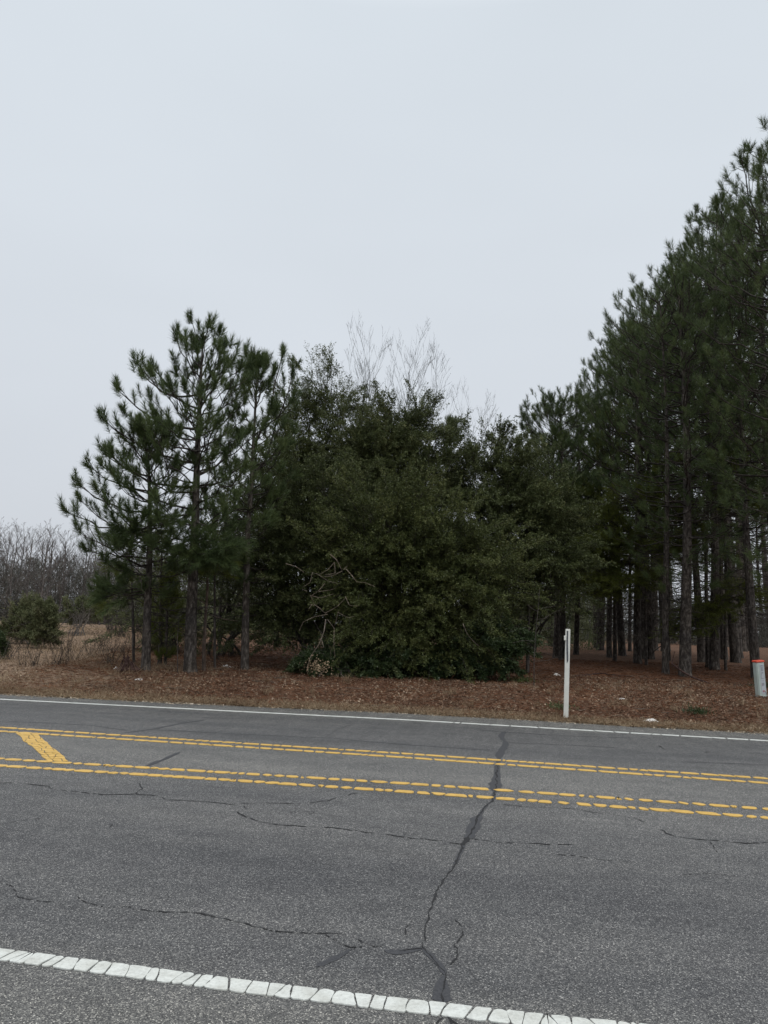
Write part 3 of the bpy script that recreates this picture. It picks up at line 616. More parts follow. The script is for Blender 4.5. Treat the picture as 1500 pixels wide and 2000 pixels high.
def stand(base, top_y, meshes, label, r=None, group=None, rz=0, H0=14.0, r0=.16):
    b = gp(*base) if len(base) == 2 else onground(base[0], base[2])
    topz = at(base[0], top_y, b[1])[2] - b[2]; sc = topz / H0; s2 = (r / r0) if r else sc
    e = place_tree('pine_tree', meshes, b, label, group=group, rz=rz, sc=((s2 + sc) / 2 if not r else sc, (s2 + sc) / 2 if not r else sc, sc))
    if r:
        for ch in e.children:
            if ch.name.startswith('trunk'): ch.scale = (s2 / sc, s2 / sc, 1)
    return e
S = 'pines of the stand on the right'
FR = [((1338, 1322), 560, VE[1], 'thick-trunked front pine of the right stand, a diagonal stick leaning at its foot', .185, .4),
      ((1300, 1317), 560, VE[2], 'slimmer front pine just left of the thick-trunked one', .125, 2.2),
      ((1477, 1325), 480, VE[0], 'front pine whose trunk rises right behind the orange-capped utility marker', .14, 1.1),
      ((1437, 1294), 450, VE[1], 'pine with plated bark, second trunk left of the utility marker', .20, 3.0),
      ((1248, 1286), 640, VE[0], 'stout pine, leftmost of the close trunk pair in the middle of the stand', .21, 4.1),
      ((1272, 1287), 600, VE[2], 'darker pine standing close right of the stout one', .15, 5.2),
      ((1172, 1270), 765, VE[2], 'wide straight trunk at the left edge of the pine stand', .22, .9),
      ((1190, 1284), 790, VE[2], 'crooked dark trunk just right of the wide edge trunk', .13, 2.9),
      ((1415, 1288), 420, VI[1], 'greyish trunk between the narrow pair and the plated pine', .15, .5),
      ((1402, 1285), 500, VI[0], 'mossy trunk of the narrow pair seen against open sky', .12, 1.5),
      ((1385, 1268), 520, VI[2], 'thin straight trunk left of the mossy one', .12, 2.5),
      ((1230, 1272), 700, VI[0], 'slender trunk left of the stout pine', .09, 3.5),
      ((1305, 1290), 580, VI[1], 'thin pine half hidden behind the slimmer front pine', .10, 4.5)]
for b_, ty, ms, lb, r_, rz_ in FR: stand(b_, ty, ms, lb, r_, S, rz_)
# crowns forming the left edge of the stand and the part beyond the frame
for b_, ty, ms, lb, rz_ in [((1085, 0, 30), 810, VE[1], 'spreading pine at the very corner of the stand, boughs over the evergreens', 5.5), ((1090, 0, 36), 775, VE[0], 'pine at the left corner of the stand, its boughs against the sky', .3), ((1125, 0, 33), 770, VE[2], 'pine with a pointed crown second from the left corner of the stand', 1.9), ((1215, 0, 33), 680, VE[1], 'round-topped pine rising behind the wide edge trunk', 2.7),
                            ((1165, 0, 42), 730, VE[2], 'far pine between the stand corner and the round-topped pine', 3.3), ((1075, 0, 44), 850, VE[1], 'lowest far pine peeping out where the stand meets the evergreens', 4.0)]:
    stand(b_, ty, ms, lb, None, S, rz_)
for b_, ty, ms, rz_ in [((1545, 0, 20), 400, VE[1], .2), ((1530, 0, 27), 380, VE[0], 1.2), ((1620, 0, 23), 260, VE[2], 2.1), ((1440, 0, 33), 470, VE[0], 1.3), ((1370, 0, 30), 560, VE[2], 5.0), ((1300, 0, 38), 560, VE[1], 3.1)]:
    stand(b_, ty, ms, {1545: 'tall pine half cut by the right frame edge, its top highest in view', 1530: 'tall pine at the right frame edge, behind the one with the highest top', 1620: 'pine standing wholly right of the frame, only bough tips reaching in'}[b_[0]] if b_[0] > 1500 else {1440: 'inner pine whose crown tops the stand near the right frame edge', 1370: 'inner pine topping the stand above the narrow trunk pair', 1300: 'inner pine topping the stand above the stout pine'}[b_[0]], None, 'full crowns at the frame edge' if b_[0] > 1500 else 'inner full crowns of the stand', rz_)
rnd = random.Random(5); k = 0
for _ in range(400):
    if k >= 17: break
    D = rnd.uniform(38, 85); px = rnd.uniform(1030, 1560)
    if px < 1130 and D < 50: continue
    if 1345 < px < 1400 and rnd.random() < .8: continue
    top = 640 + (D - 38) * 6 if px > 1200 else 840 + (D - 38) * 3
    stand((px, 0, D), top, VI[k % 3], 'thin pine trunk deep inside the stand, far behind the front trunks', None, 'thin pine trunks deep in the stand', rnd.uniform(0, 6)); k += 1
# low soft boughs on the edge of the stand (limbs of a young pine growing there)
hero(31, (1262, 1300), [(1262, 1200), (1262, 1100)], (1262, 930), .05, fan((1262, 1100), (1120, 1075), 0, -.6, 4) + fan((1262, 1080), (1170, 1030), 0, -1.3, 4) + fan((1262, 1080), (1345, 1045), 0, -.8, 4) + fan((1262, 1130), (1180, 1130), 0, -1.2, 4) + fan((1262, 1060), (1180, 985), 0, -.8, 4) + fan((1262, 1020), (1330, 970), 0, -.8, 4) + fan((1262, 1130), (1230, 1110), 0, -2.0, 4) + fan((1262, 1090), (1140, 1100), 0, -1.6, 4) + fan((1262, 1050), (1130, 1040), 0, -1.4, 4) + fan((1262, 1060), (1300, 1060), 0, -1.6, 4) + fan((1262, 1010), (1230, 930), 0, -1.6, 4),
     'slender understory pine spreading soft olive boughs at head height above the left trunks', dict(z0=3.4, R=1.6, per=3, whorl=.5, el0=0, el1=35), needlemat='needle_olive', nn=30)
hero(32, (1418, 1310), [(1418, 1250), (1418, 1180)], (1420, 1060), .045, fan((1418, 1185), (1330, 1205), 0, -.8, 4) + fan((1418, 1165), (1345, 1180), 0, -.3, 3) + fan((1418, 1160), (1385, 1165), 0, -1.1, 4) + fan((1418, 1170), (1480, 1140), 0, -.6, 4) + fan((1418, 1150), (1455, 1125), 0, -1.1, 3),
     'low understory pine with drooping olive boughs in front of the right trunks', dict(z0=1.6, R=.9, per=2, whorl=.5, el0=-5, el1=30), needlemat='needle_olive', nn=30)
hero(33, (1095, 1290), [(1095, 1100), (1098, 950)], (1100, 850), .06, fan((1095, 1000), (1050, 930), 0, -.4) + fan((1095, 980), (1130, 920), 0, -.4) + fan((1095, 1040), (1130, 990), 0, -.8),
     'young pine with long soft candles where the stand meets the evergreens', dict(z0=2.8, R=1.5, per=4, whorl=.4, el0=10, el1=60), nn=40, tint0=.55)
hero(34, (885, 1300), [(883, 1100), (882, 950)], (880, 820), .07, [], 'small pine whose pale candle-like top shows above the evergreens', dict(z0=4.2, R=1.1, per=4, whorl=.35, el0=35, el1=70), base=onground(884, 27), nn=50, tint0=.7)
big = dict(dens=.85, start=.25, upturn=1.2, twl=.7, tsc=1.3)
hero(37, (1100, 1285), [(1100, 1100), (1098, 900)], (1096, 800), .11, [((1100, 960), (1018, 880), -.3, big), ((1100, 930), (1020, 800), .2, big), ((1099, 880), (1028, 780), -.5, big), ((1099, 880), (1062, 770), .2, big), ((1100, 980), (1035, 930), .8, big), ((1098, 860), (1135, 790), -.4, big), ((1100, 940), (1045, 850), -1.2, big), ((1100, 1000), (1060, 960), -1.4, big)],
     'corner pine of the stand, wide left boughs reaching out over the evergreens', dict(z0=4.5, R=2.3, per=4, whorl=.5, dens=.6, tsc=1.25, prof=ROUND, el1=40), base=onground(1100, 30))
hero(38, (1245, 1288), [(1245, 1000), (1245, 750)], (1246, 655), .14, [((1245, 900), (1145, 775), -.4, big), ((1245, 840), (1172, 705), .3, big), ((1245, 780), (1195, 655), -.4, big), ((1245, 720), (1300, 590), .3, big), ((1245, 930), (1115, 850), -1.0, big), ((1245, 840), (1340, 700), -1, big), ((1245, 880), (1180, 780), -1.8, big), ((1245, 720), (1218, 615), .2, big), ((1245, 920), (1300, 800), -1.8, big)],
     'broad pine with upright candle shoots forming the first step of the skyline', dict(z0=5.5, R=1.9, per=4, whorl=.5, dens=.6, tsc=1.25, prof=ROUND, el1=40), base=onground(1245, 28))
hero(39, (1395, 1300), [(1395, 1000), (1397, 700)], (1400, 400), .15, [((1396, 680), (1302, 520), -.4, big), ((1396, 640), (1325, 500), .4, big), ((1397, 600), (1362, 440), .0, big), ((1396, 760), (1300, 620), -1, big), ((1397, 580), (1440, 420), .2, big), ((1396, 800), (1330, 700), -1.8, big), ((1396, 820), (1450, 700), -1.4, big), ((1397, 650), (1440, 540), -1, big)],
     'tall pine with upright candle shoots forming the middle step of the skyline', dict(z0=6.5, R=2.1, per=4, whorl=.5, dens=.6, tsc=1.25, prof=ROUND, el1=40), base=onground(1395, 26))
hero(40, (1525, 1320), [(1522, 1000), (1520, 600)], (1516, 285), .17, [((1520, 520), (1445, 290), -.2, big), ((1520, 560), (1400, 380), .3, big), ((1520, 620), (1440, 420), -.5, big), ((1520, 720), (1410, 540), -.6, big), ((1520, 820), (1420, 660), -1.2, big), ((1521, 920), (1420, 790), -1.6, big), ((1521, 860), (1370, 760), -.8, big), ((1521, 960), (1390, 880), -1.6, big)],
     'frame-edge pine whose left boughs make the highest step of the skyline', dict(z0=5, R=2.1, per=4, whorl=.5, dens=.6, tsc=1.25, prof=ROUND, el1=40), base=onground(1525, 22))
hero(35, (1200, 1292), [(1200, 1150), (1198, 1000)], (1196, 800), .07, fan((1200, 1060), (1110, 1010), 0, -.5, 4) + fan((1199, 1000), (1120, 930), 0, -.7, 4) + fan((1199, 1000), (1260, 940), 0, -.7, 4) + fan((1200, 1090), (1140, 1120), 0, -.8, 4) + fan((1200, 1060), (1240, 1030), 0, -1.4, 4) + fan((1200, 1020), (1150, 970), 0, -1.5, 4) + fan((1200, 1090), (1100, 1080), 0, -1.2, 4),
     'mid-height pine with olive skirts before the wide edge trunk', dict(z0=3.6, R=1.9, per=4, whorl=.45, el0=0, el1=45), needlemat='needle_olive', nn=30, base=onground(1200, 29))
hero(36, (1380, 1300), [(1380, 1150), (1382, 1000)], (1384, 780), .07, fan((1380, 1030), (1310, 960), 0, -.8, 4) + fan((1380, 1000), (1450, 930), 0, -.8, 4) + fan((1380, 960), (1330, 870), 0, -.8, 4) + fan((1380, 1010), (1310, 1030), 0, -1.6, 4) + fan((1380, 980), (1460, 960), 0, -1.2, 4) + fan((1380, 940), (1440, 850), 0, -1.4, 4),
     'mid-height pine with olive boughs in front of the narrow trunk pair', dict(z0=4.4, R=2.0, per=4, whorl=.45, el0=0, el1=45), needlemat='needle_olive', nn=30, base=onground(1380, 27))
# pines hidden behind the left group, dark filling
for b_, ty, ms, lb in [((430, 0, 30), 900, VI[0], 'short pine behind the gap between the two tallest left pines'), ((540, 0, 31), 830, VE[2], 'pine behind the slim forked pine, mostly hidden'), ((460, 0, 38), 940, VI[2], 'distant pine seen low between the left trunks')]:
    stand(b_, ty, ms, lb, None, None, 1.0)

# ------------------------------------------------------------------ broadleaf evergreens
def leaves(mb, P, Dr, rng, ln=.05, wd=.02, tint=None):
    n = len(P); Dr = unit(Dr); side = unit(np.cross(Dr, unit(rng.normal(size=(n, 3))))); L_ = (ln * (.7 + .6 * rng.random(n)))[:, None]; W = side * (wd / 2 * (.8 + .4 * rng.random(n)))[:, None]
    nrm = np.cross(Dr, side)
    V = np.stack([P, P + Dr * L_ * .5 + W + nrm * L_ * .08, P + Dr * L_, P + Dr * L_ * .5 - W + nrm * L_ * .08], 1).reshape(-1, 3)
    mb.add(V, np.arange(n * 4).reshape(-1, 4), tint if tint is not None else rng.random(n))
def sprays(mb, tw, C, Dn, rng, length=.4, nl=22, ln=.05, wd=.02, droop=.1, tint0=.4, twig=True, tvar=.5):
    """leafy twigs: each a curved stem with leaves along it"""
    K = len(C); Dn = unit(Dn); Ls = length * (.6 + .8 * rng.random(K))
    t = np.sort(rng.random((K, nl)), axis=1); bendv = unit(rng.normal(size=(K, 3))) * .22
    pos = C[:, None] + Dn[:, None] * (t * Ls[:, None])[..., None] + bendv[:, None] * ((t ** 2) * Ls[:, None])[..., None]
    pos[..., 2] -= droop * (t ** 2) * Ls[:, None]
    d = unit(Dn[:, None] * .6 + rng.normal(size=(K, nl, 3)) * .55)
    pos = pos + rng.normal(size=pos.shape) * .03 * (1.15 - t)[..., None]
    tt = np.repeat(tint0 + tvar * (rng.random(K) - .5), nl) + .4 * (rng.random(K * nl) - .5)
    leaves(mb, pos.reshape(-1, 3), d.reshape(-1, 3), rng, ln, wd, np.clip(tt, 0, 1))
    if twig:
        e = C + Dn * Ls[:, None] + bendv * Ls[:, None]; e[:, 2] -= droop * Ls; sd = unit(np.cross(Dn, rng.normal(size=(K, 3)))) * .004
        V = np.stack([C + sd, C - sd, e], 1).reshape(-1, 3); tw.add(V, np.arange(K * 3).reshape(-1, 3), .5)
def lump(P, s=1.0):
    x, y, z = P[:, 0] * s, P[:, 1] * s, P[:, 2] * s
    return (np.sin(2.1 * x + 1.3 * np.sin(1.7 * z)) * np.sin(2.4 * z + np.sin(1.9 * y) + .7) + .6 * np.sin(4.7 * x + 2.1 * z) * np.sin(4.1 * z - 3.3 * y + 1.3) + .4 * np.sin(8.3 * z + 3 * x) * np.sin(7.7 * x + 5 * y))
def evergreen(seed, name, label, base, D, lobes, nspray, mat='oak', cat='tree', stems=6, ln=.055, wd=.024, nl=22, length=.42, tint0=.4, droop=.15, wisps=(), stem_r=.06, gap=-.55, group=None, up=.25, shell=.62, barkm='bark_grey', b_low=1.6, squeeze=1.0):
    rng = np.random.default_rng(seed)
    b = onground(base, D) if np.isscalar(base) else gp(*base)
    Ls = []
    for px, py, rx, ry, *dd in lobes:
        DD = D + (dd[0] if dd else 0); c = at(px, py, DD) - b; Ls.append((c, np.array([rx / F * DD, (dd[1] if len(dd) > 1 else (rx + ry) / 2 / F * DD * .85), ry / F * DD])))
    area = np.array([r[0] * r[2] + r[1] * r[2] + r[0] * r[1] for _, r in Ls]); pr = area / area.sum()
    mb = MB(); tw = MB(); Cs, Ds = [], []
    small = squeeze * min(1.0, float(np.mean([r.mean() for _, r in Ls])) / 1.1)
    per = 27; npl = int(nspray * .82 / per)
    for k in range(npl):
        for _try in range(12):
            i = int(rng.choice(len(Ls), p=pr)); c, r = Ls[i]; d = unit(rng.normal(size=3)); d[1] = d[1] if rng.random() < .45 else -abs(d[1])
            rr = rng.uniform(.45, .82); P = c + d * r * rr
            if P[2] < .1: continue
            if any(np.linalg.norm((P - c2) / r2) < .45 for j, (c2, r2) in enumerate(Ls) if j != i): continue
            break
        low = P[2] < b_low
        hz = unit(np.array([d[0], d[1], 0]) + rng.normal(0, .25, 3) * np.array([1, 1, 0]))
        lift = rng.uniform(.5, 1.5) * up * 4 * max(0, d[2] + .55) + rng.uniform(-.35, .25) if not low else rng.uniform(-.45, .15)
        dd = unit(hz + UP * lift); ln_ = rng.uniform(.7, 1.5) * small * (1.25 if d[2] > .5 else 1)
        t = rng.random(per) ** .85; ax = P + dd * (t * ln_)[:, None]; ax[:, 2] -= (.22 if lift < .6 else .05) * (t ** 2) * ln_
        wd_ = .30 * small * (1.02 - t)[:, None]; s1 = unit(np.cross(dd, UP)); s2 = np.cross(s1, dd)
        off = (s1 * rng.normal(0, 1, (per, 1)) + s2 * rng.normal(0, .45, (per, 1))) * wd_
        Cs.append(ax + off); Ds.append(unit(dd + off * 1.6 / (small + .2) + rng.normal(0, .18, (per, 3))))
        tw.tube([P - dd * .3 - UP * .1, P, P + dd * ln_ * .6, ax[np.argmax(t)]], [.016 * small, .012 * small, .007 * small, .003], 3, .5, cap=False)
    nin = int(nspray * .2); i = rng.choice(len(Ls), nin, p=pr); d = unit(rng.normal(size=(nin, 3)))
    Cs.append(np.array([Ls[j][0] for j in i]) + d * np.array([Ls[j][1] for j in i]) * (.25 + .45 * rng.random(nin))[:, None]); Ds.append(d)
    C = np.concatenate(Cs); Dn = np.concatenate(Ds); C[:, 2] = np.maximum(C[:, 2], .05)
    sprays(mb, tw, C, Dn, rng, length * .75, nl, ln, wd, droop, tint0)
    # wisps: long thin leafy shoots breaking the outline
    for (x0, y0), (x1, y1), n_, spread in wisps:
        for k in range(n_):
            a = at(x0 + rng.normal(0, spread * .4), y0, D + rng.normal(0, .4)) - b; e = at(x1 + rng.normal(0, spread), y1 + abs(rng.normal(0, spread * 1.2)), D + rng.normal(0, .5)) - b
            m_ = 9; t = np.linspace(0, 1, m_)[:, None]; Pp = a + (e - a) * t + rng.normal(0, .03, (m_, 3)) + np.array([(e - a)[0] * .3, 0, 0]) * (t * (1 - t))
            tw.tube(Pp, np.linspace(.012, .003, m_), 3, .5, cap=False)
            k2 = 26; tq = rng.random(k2) ** .8; C2 = a + (e - a) * tq[:, None]; d2 = unit(unit(e - a) + rng.normal(0, .6, (k2, 3)))
            sprays(mb, tw, C2, d2, rng, .26, 9, ln, wd, 0, tint0 + .1)
    # stems
    sm_ = MB()
    for k in range(stems):
        i = int(rng.integers(len(Ls))); tgt = Ls[i][0] + unit(rng.normal(size=3)) * Ls[i][1] * .4; st = np.array([rng.normal(0, .35), rng.normal(0, .3), -.1])
        m_ = 9; t = np.linspace(0, 1, m_)[:, None]; Pp = st + (tgt - st) * np.c_[t ** 1.4, t ** 1.4, t ** .9] + rng.normal(0, .05, (m_, 3)) * t
        r0 = stem_r * rng.uniform(.7, 1.3); sm_.tube(Pp, np.linspace(r0, r0 * .3, m_), 7, .5, rough=.15, rng=rng)
        for q in range(7):
            j = int(rng.integers(3, m_ - 1)); i2 = int(rng.integers(len(Ls))); e = Pp[j] + unit(Ls[i2][0] - Pp[j] + rng.normal(0, .5, 3)) * rng.uniform(.6, 1.8)
            sm_.tube([Pp[j], (Pp[j] + e) / 2 + rng.normal(0, .08, 3), e], [r0 * .45, r0 * .3, .006], 4, .5, cap=False)
    e = empty(name, b, label, cat, group)
    sm_.build('stems', M[barkm], e, True); mb.build('leaves', M[mat], e); tw.build('twigs', M['twig'], e)
    return e
evergreen(41, 'evergreen_tree', 'tall dark evergreen whose thin leafy tip is highest of the broadleaf trees', 625, 24.0,
          [(620, 850, 55, 75), (560, 890, 55, 80), (648, 800, 38, 60), (600, 980, 95, 100), (690, 900, 55, 70), (545, 1010, 60, 90)], 7000, 'oak_dark', wisps=[((640, 800), (632, 675), 9, 14), ((620, 820), (600, 735), 8, 14), ((665, 830), (665, 730), 8, 14), ((570, 830), (545, 785), 5, 14)], tint0=.38, gap=-.45)
evergreen(42, 'evergreen_tree', 'broad olive evergreen bulging left toward the slim forked pine', 600, 21.5,
          [(560, 1050, 80, 95), (640, 1010, 90, 90), (600, 1140, 95, 90), (535, 1150, 55, 80), (660, 1110, 80, 90), (575, 1215, 60, 60)], 9000, 'oak', tint0=.40)
evergreen(43, 'evergreen_tree', 'rounded evergreen with a yellowish top, bare saplings poking up behind', 775, 22.5,
          [(775, 850, 48, 48), (815, 845, 42, 45), (760, 920, 80, 80), (830, 940, 75, 90), (720, 960, 60, 90), (700, 880, 30, 55)], 8000, 'oak', tint0=.52, wisps=[((770, 840), (760, 800), 5, 18), ((820, 830), (815, 790), 5, 16), ((705, 870), (700, 800), 4, 12), ((850, 860), (850, 820), 4, 14)])
evergreen(44, 'evergreen_tree', 'large central evergreen whose drooping dark foliage reaches the litter', (760, 1318), 20.2,
          [(750, 1040, 110, 95), (850, 1080, 100, 100), (780, 1150, 120, 90), (700, 1130, 70, 90), (880, 1180, 95, 90), (830, 1245, 100, 60), (740, 1240, 80, 60), (940, 1130, 70, 90)], 14000, 'oak_dark', stems=14, tint0=.42, gap=-.35)
evergreen(45, 'evergreen_tree', 'greyish small-leaved evergreen forming the right shoulder of the thicket', 990, 22.5,
          [(940, 950, 60, 75), (985, 920, 45, 45), (1030, 980, 60, 80), (1000, 1060, 95, 90), (1070, 1060, 60, 90), (1060, 1140, 62, 60), (960, 1050, 70, 90)], 9000, 'oak', tint0=.42, wisps=[((970, 900), (976, 838), 5, 8), ((930, 900), (925, 865), 4, 12), ((1010, 920), (1012, 880), 4, 12), ((1045, 930), (1050, 890), 3, 10)], wd=.028)
evergreen(56, 'evergreen_tree', 'dark evergreen hidden deep behind the central mass', 740, 27, [(740, 1000, 110, 100), (640, 1060, 90, 110), (860, 1050, 110, 110), (760, 1150, 120, 100), (950, 1120, 80, 100)], 5000, 'oak_dark', tint0=.3, gap=-.9, ln=.10, wd=.05, nl=16)
evergreen(46, 'evergreen_shrub', 'low bright green shrub at the left foot of the central evergreen', (665, 1325), 19.6, [(640, 1285, 42, 40), (700, 1285, 50, 45), (745, 1290, 40, 38), (610, 1300, 22, 22)], 1700, 'shrub', cat='shrub', stems=8, tint0=.5, stem_r=.015, length=.35, ln=.07, wd=.035)
evergreen(47, 'evergreen_shrub', 'low leafy shrub under the right skirts of the central evergreen', (880, 1322), 19.8, [(840, 1285, 45, 38), (895, 1285, 45, 40), (945, 1265, 45, 55), (985, 1245, 30, 50)], 1900, 'shrub', cat='shrub', stems=8, tint0=.38, stem_r=.015, length=.35, ln=.07, wd=.032)
evergreen(48, 'evergreen_tree', 'dark understory evergreen behind the left pines', 440, 26, [(420, 1130, 60, 80), (480, 1080, 60, 90), (500, 1180, 60, 80), (400, 1220, 50, 50)], 2600, 'oak_dark', tint0=.35, gap=-.3)
evergreen(49, 'evergreen_tree', 'understory evergreen filling the space behind the leftmost trunks', 330, 27, [(300, 1180, 60, 60), (360, 1150, 50, 70), (250, 1210, 40, 45), (340, 1230, 50, 40)], 1900, 'cedar', tint0=.4, gap=-.2)
evergreen(50, 'evergreen_tree', 'shadowy evergreen in the gap right of the central thicket', 1040, 33, [(1030, 1160, 60, 60), (980, 1180, 60, 60), (1090, 1150, 50, 60)], 2400, 'oak_dark', tint0=.3, gap=-.3)
# field bushes on the left
evergreen(51, 'cedar_bush', 'rounded green bush standing in the dry field, right one of the pair', (85, 1264), 26.8, [(88, 1218, 32, 36), (78, 1240, 30, 20)], 1900, 'cedar', cat='bush', tint0=.5, stem_r=.02, length=.3, ln=.06, wd=.02, up=.9, b_low=-1, squeeze=.55)
evergreen(52, 'cedar_bush', 'paler bush close behind and left of the rounded green bush', (45, 1258), 28.5, [(45, 1220, 30, 34), (62, 1205, 30, 28), (25, 1235, 18, 20)], 1700, 'cedar', cat='bush', tint0=.62, stem_r=.02, length=.35, ln=.06, wd=.02, up=1.2, b_low=-1, squeeze=.55)
evergreen(53, 'leafy_shrub', 'thin many-stemmed shrub behind the rounded green bush', (150, 1243), 36, [(150, 1195, 28, 20), (175, 1192, 26, 18)], 700, 'cedar', cat='shrub', tint0=.45, stems=14, stem_r=.018, length=.4, ln=.08, wd=.03, up=.9, b_low=-1, squeeze=.6)
evergreen(54, 'leafy_shrub', 'green shrub cut by the left frame edge', (-6, 1306), 21.4, [(-8, 1285, 20, 26)], 500, 'shrub', cat='shrub', tint0=.6, stem_r=.012, length=.3, ln=.08, wd=.02, up=1.2, b_low=-1, squeeze=.6)
evergreen(55, 'evergreen_shrub', 'small dark bluish bush at the back of the field beside the leftmost pine', (195, 1212), 58, [(195, 1192, 24, 18)], 700, 'oak_dark', cat='bush', tint0=.5, ln=.12, wd=.06, length=.5, b_low=-1, squeeze=.6)

# ------------------------------------------------------------------ bare trees
def bare(seed, H, r0, levels=4, spread=.5, n0=9, fine=1.0, lean=0.0, first=.25):
    rng = np.random.default_rng(seed); m = MB(); t = MB()
    def grow(p, d, ln, r, lv, mb):
        n = 6; P = [p]; dd = d
        for i in range(n - 1):
            dd = unit(dd + rng.normal(0, .06, 3) + UP * .03); P.append(P[-1] + dd * ln / (n - 1))
        P = np.array(P); mb.tube(P, np.linspace(r, max(r * .3, .0025), n), 6 if lv == 0 else 3, .5, cap=False)
        if lv >= levels: return
        k = [n0, 5, 4, 3][min(lv, 3)]
        for i in range(k):
            tt = first + (1 - first) * (i + rng.random()) / k if lv == 0 else .2 + .75 * rng.random(); f = tt * (n - 1); j = min(int(f), n - 2)
            q = P[j] + (P[j + 1] - P[j]) * (f - j); az = rng.random() * 2 * pi; side = np.array([cos(az), sin(az), 0])
            nd = unit(unit(d) * .6 + side * spread * rng.uniform(.6, 1.3) + UP * .2)
            grow(q, nd, ln * (1 - tt * .55) * rng.uniform(.35, .6), max(.0028 * fine, r * (1 - tt * .6) * .45), lv + 1, t)
    grow(np.array([0, 0, -.1]), unit(UP + np.array([lean, 0, 0])), H, r0, 0, m)
    return m, t
def bare_meshes(seed, H, r0, mat, **k):
    m, t = bare(seed, H, r0, **k); return m.mesh('trunk', M[mat], True), t.mesh('branches', M[mat])
BS = [bare_meshes(60 + i, 10, .045, 'sapling_twig', levels=3, spread=.62, n0=26, fine=1.4, first=.25) for i in range(2)]
for px, ty, D, v, lb in [(785, 705, 25, 0, 'tallest bare sapling rising above the yellowish evergreen top'), (733, 722, 25.5, 1, 'bare sapling left of the tallest one'), (832, 735, 25.5, 1, 'bare sapling right of the tallest one'), (925, 812, 27, 0, 'short bare sapling above the right shoulder of the thicket'), (714, 722, 26, 0, 'leftmost bare sapling above the thicket'), (870, 800, 26.5, 1, 'faint bare sapling beside the pale pine top'), (690, 748, 25.2, 0, 'low bare sapling between the highest leafy tip and the left tall saplings'), (648, 690, 25.5, 1, 'bare sapling mixed into the highest leafy tip')]:
    b = onground(px, D); H = at(px, ty, D)[2] - b[2]
    place_tree('bare_sapling', BS[v], b, lb, 'sapling', 'bare saplings behind the thicket', rz=px * .37, sc=(H / 10 * .55, H / 10 * .55, H / 10 * .97), names=('trunk', 'branches'))
BF = [bare_meshes(70 + i, 10, .11, 'fartwig', levels=3, spread=.6, n0=22, fine=4.0, first=.12) for i in range(4)]
rnd = random.Random(9)
for i in range(34):
    px = -60 + i * 11.5 + rnd.uniform(-6, 6); D = rnd.uniform(66, 90); ty = rnd.uniform(1045, 1085) if px > 120 else rnd.uniform(1040, 1066)
    if px > 200: ty = rnd.uniform(1075, 1110)
    b = onground(px, D); H = at(px, ty, D)[2] - b[2]
    place_tree('bare_tree', BF[i % 4], b, 'leafless grey tree in the row at the far side of the field', 'tree', 'leafless trees beyond the field', rz=rnd.uniform(0, 6), sc=(H / 10,) * 3, names=('trunk', 'branches'))
# slim trees and saplings near the trunks
def pxtube(m, pts, D, w0, w1, dj=0, n=5, seed=0, b=(0, 0, 0), tint=.5):
    rng = np.random.default_rng(seed); P = np.array([at(x, y, D) for x, y in pts]) - np.array(b)
    if dj: P[:, 1] += np.cumsum(rng.normal(0, dj, len(P)))
    Q, T = resample(P, max(.06, np.linalg.norm(P[-1] - P[0]) / 14)); m.tube(Q, np.linspace(w0, w1, len(Q)), n, tint)
b = gp(398, 1313); D = b[1]; e = empty('slim_tree', b, 'slim reddish-barked tree right beside the tallest left pine, forked at the top', 'tree')
m = MB(); pxtube(m, [(398, 1316), (398, 1270), (402, 1200), (406, 1140), (404, 1118)], D, .052, .03, n=9, b=b); m.build('trunk', M['bark_red'], e, True)
m = MB()
for i, pts in enumerate([[(405, 1125), (412, 1100), (407, 1078), (395, 1068)], [(404, 1122), (396, 1100), (385, 1085)], [(405, 1130), (420, 1100), (440, 1088)], [(405, 1200), (440, 1210), (465, 1213)], [(403, 1180), (380, 1165), (360, 1160)], [(410, 1110), (425, 1060), (430, 1020)], [(400, 1258), (412, 1250), (416, 1240)]]): pxtube(m, pts, D, .018, .005, .06, b=b, seed=i)
m.build('branches', M['bark_red'], e)
def sapling(base, pts, twigs, label, r=.012, mat='bark_grey'):
    b = gp(*base); D = b[1]; e = empty('sapling', b, label, 'sapling'); m = MB(); pxtube(m, [base] + pts, D, r, r * .4, .02, b=b); m.build('stem', M[mat], e)
    m = MB()
    for i, q in enumerate(twigs): pxtube(m, q, D, r * .5, .003, .05, n=4, b=b, seed=i)
    m.build('twigs', M[mat], e)
sapling((1043, 1343), [(1043, 1290), (1047, 1230), (1052, 1180), (1054, 1150)], [[(1046, 1238), (1062, 1231), (1085, 1222)], [(1047, 1232), (1060, 1210), (1085, 1195), (1110, 1186)], [(1049, 1210), (1065, 1208), (1072, 1200)], [(1046, 1252), (1020, 1251), (1000, 1256)], [(1050, 1195), (1040, 1190), (1030, 1180)], [(1044, 1291), (1065, 1290), (1095, 1280)], [(1052, 1190), (1070, 1186), (1085, 1184)]], 'thin leafless sapling standing left of the white post')
sapling((1134, 1256), [(1133, 1225), (1134, 1180), (1133, 1130)], [[(1133, 1230), (1118, 1222)], [(1133, 1210), (1148, 1200)]], 'thin dark sapling stem beyond the top of the white post', .03)
sapling((347, 1316), [(347, 1290), (346, 1250), (350, 1200)], [[(347, 1270), (355, 1262)], [(347, 1255), (338, 1240)]], 'thin stem between the young pine and the tallest left pine', .012)
sapling((220, 1306), [(213, 1285), (208, 1278)], [[(218, 1300), (222, 1285)], [(216, 1292), (205, 1286)], [(222, 1306), (245, 1298), (265, 1291)]], 'short leafless twig plant left of the dark uprooted stump', .012)
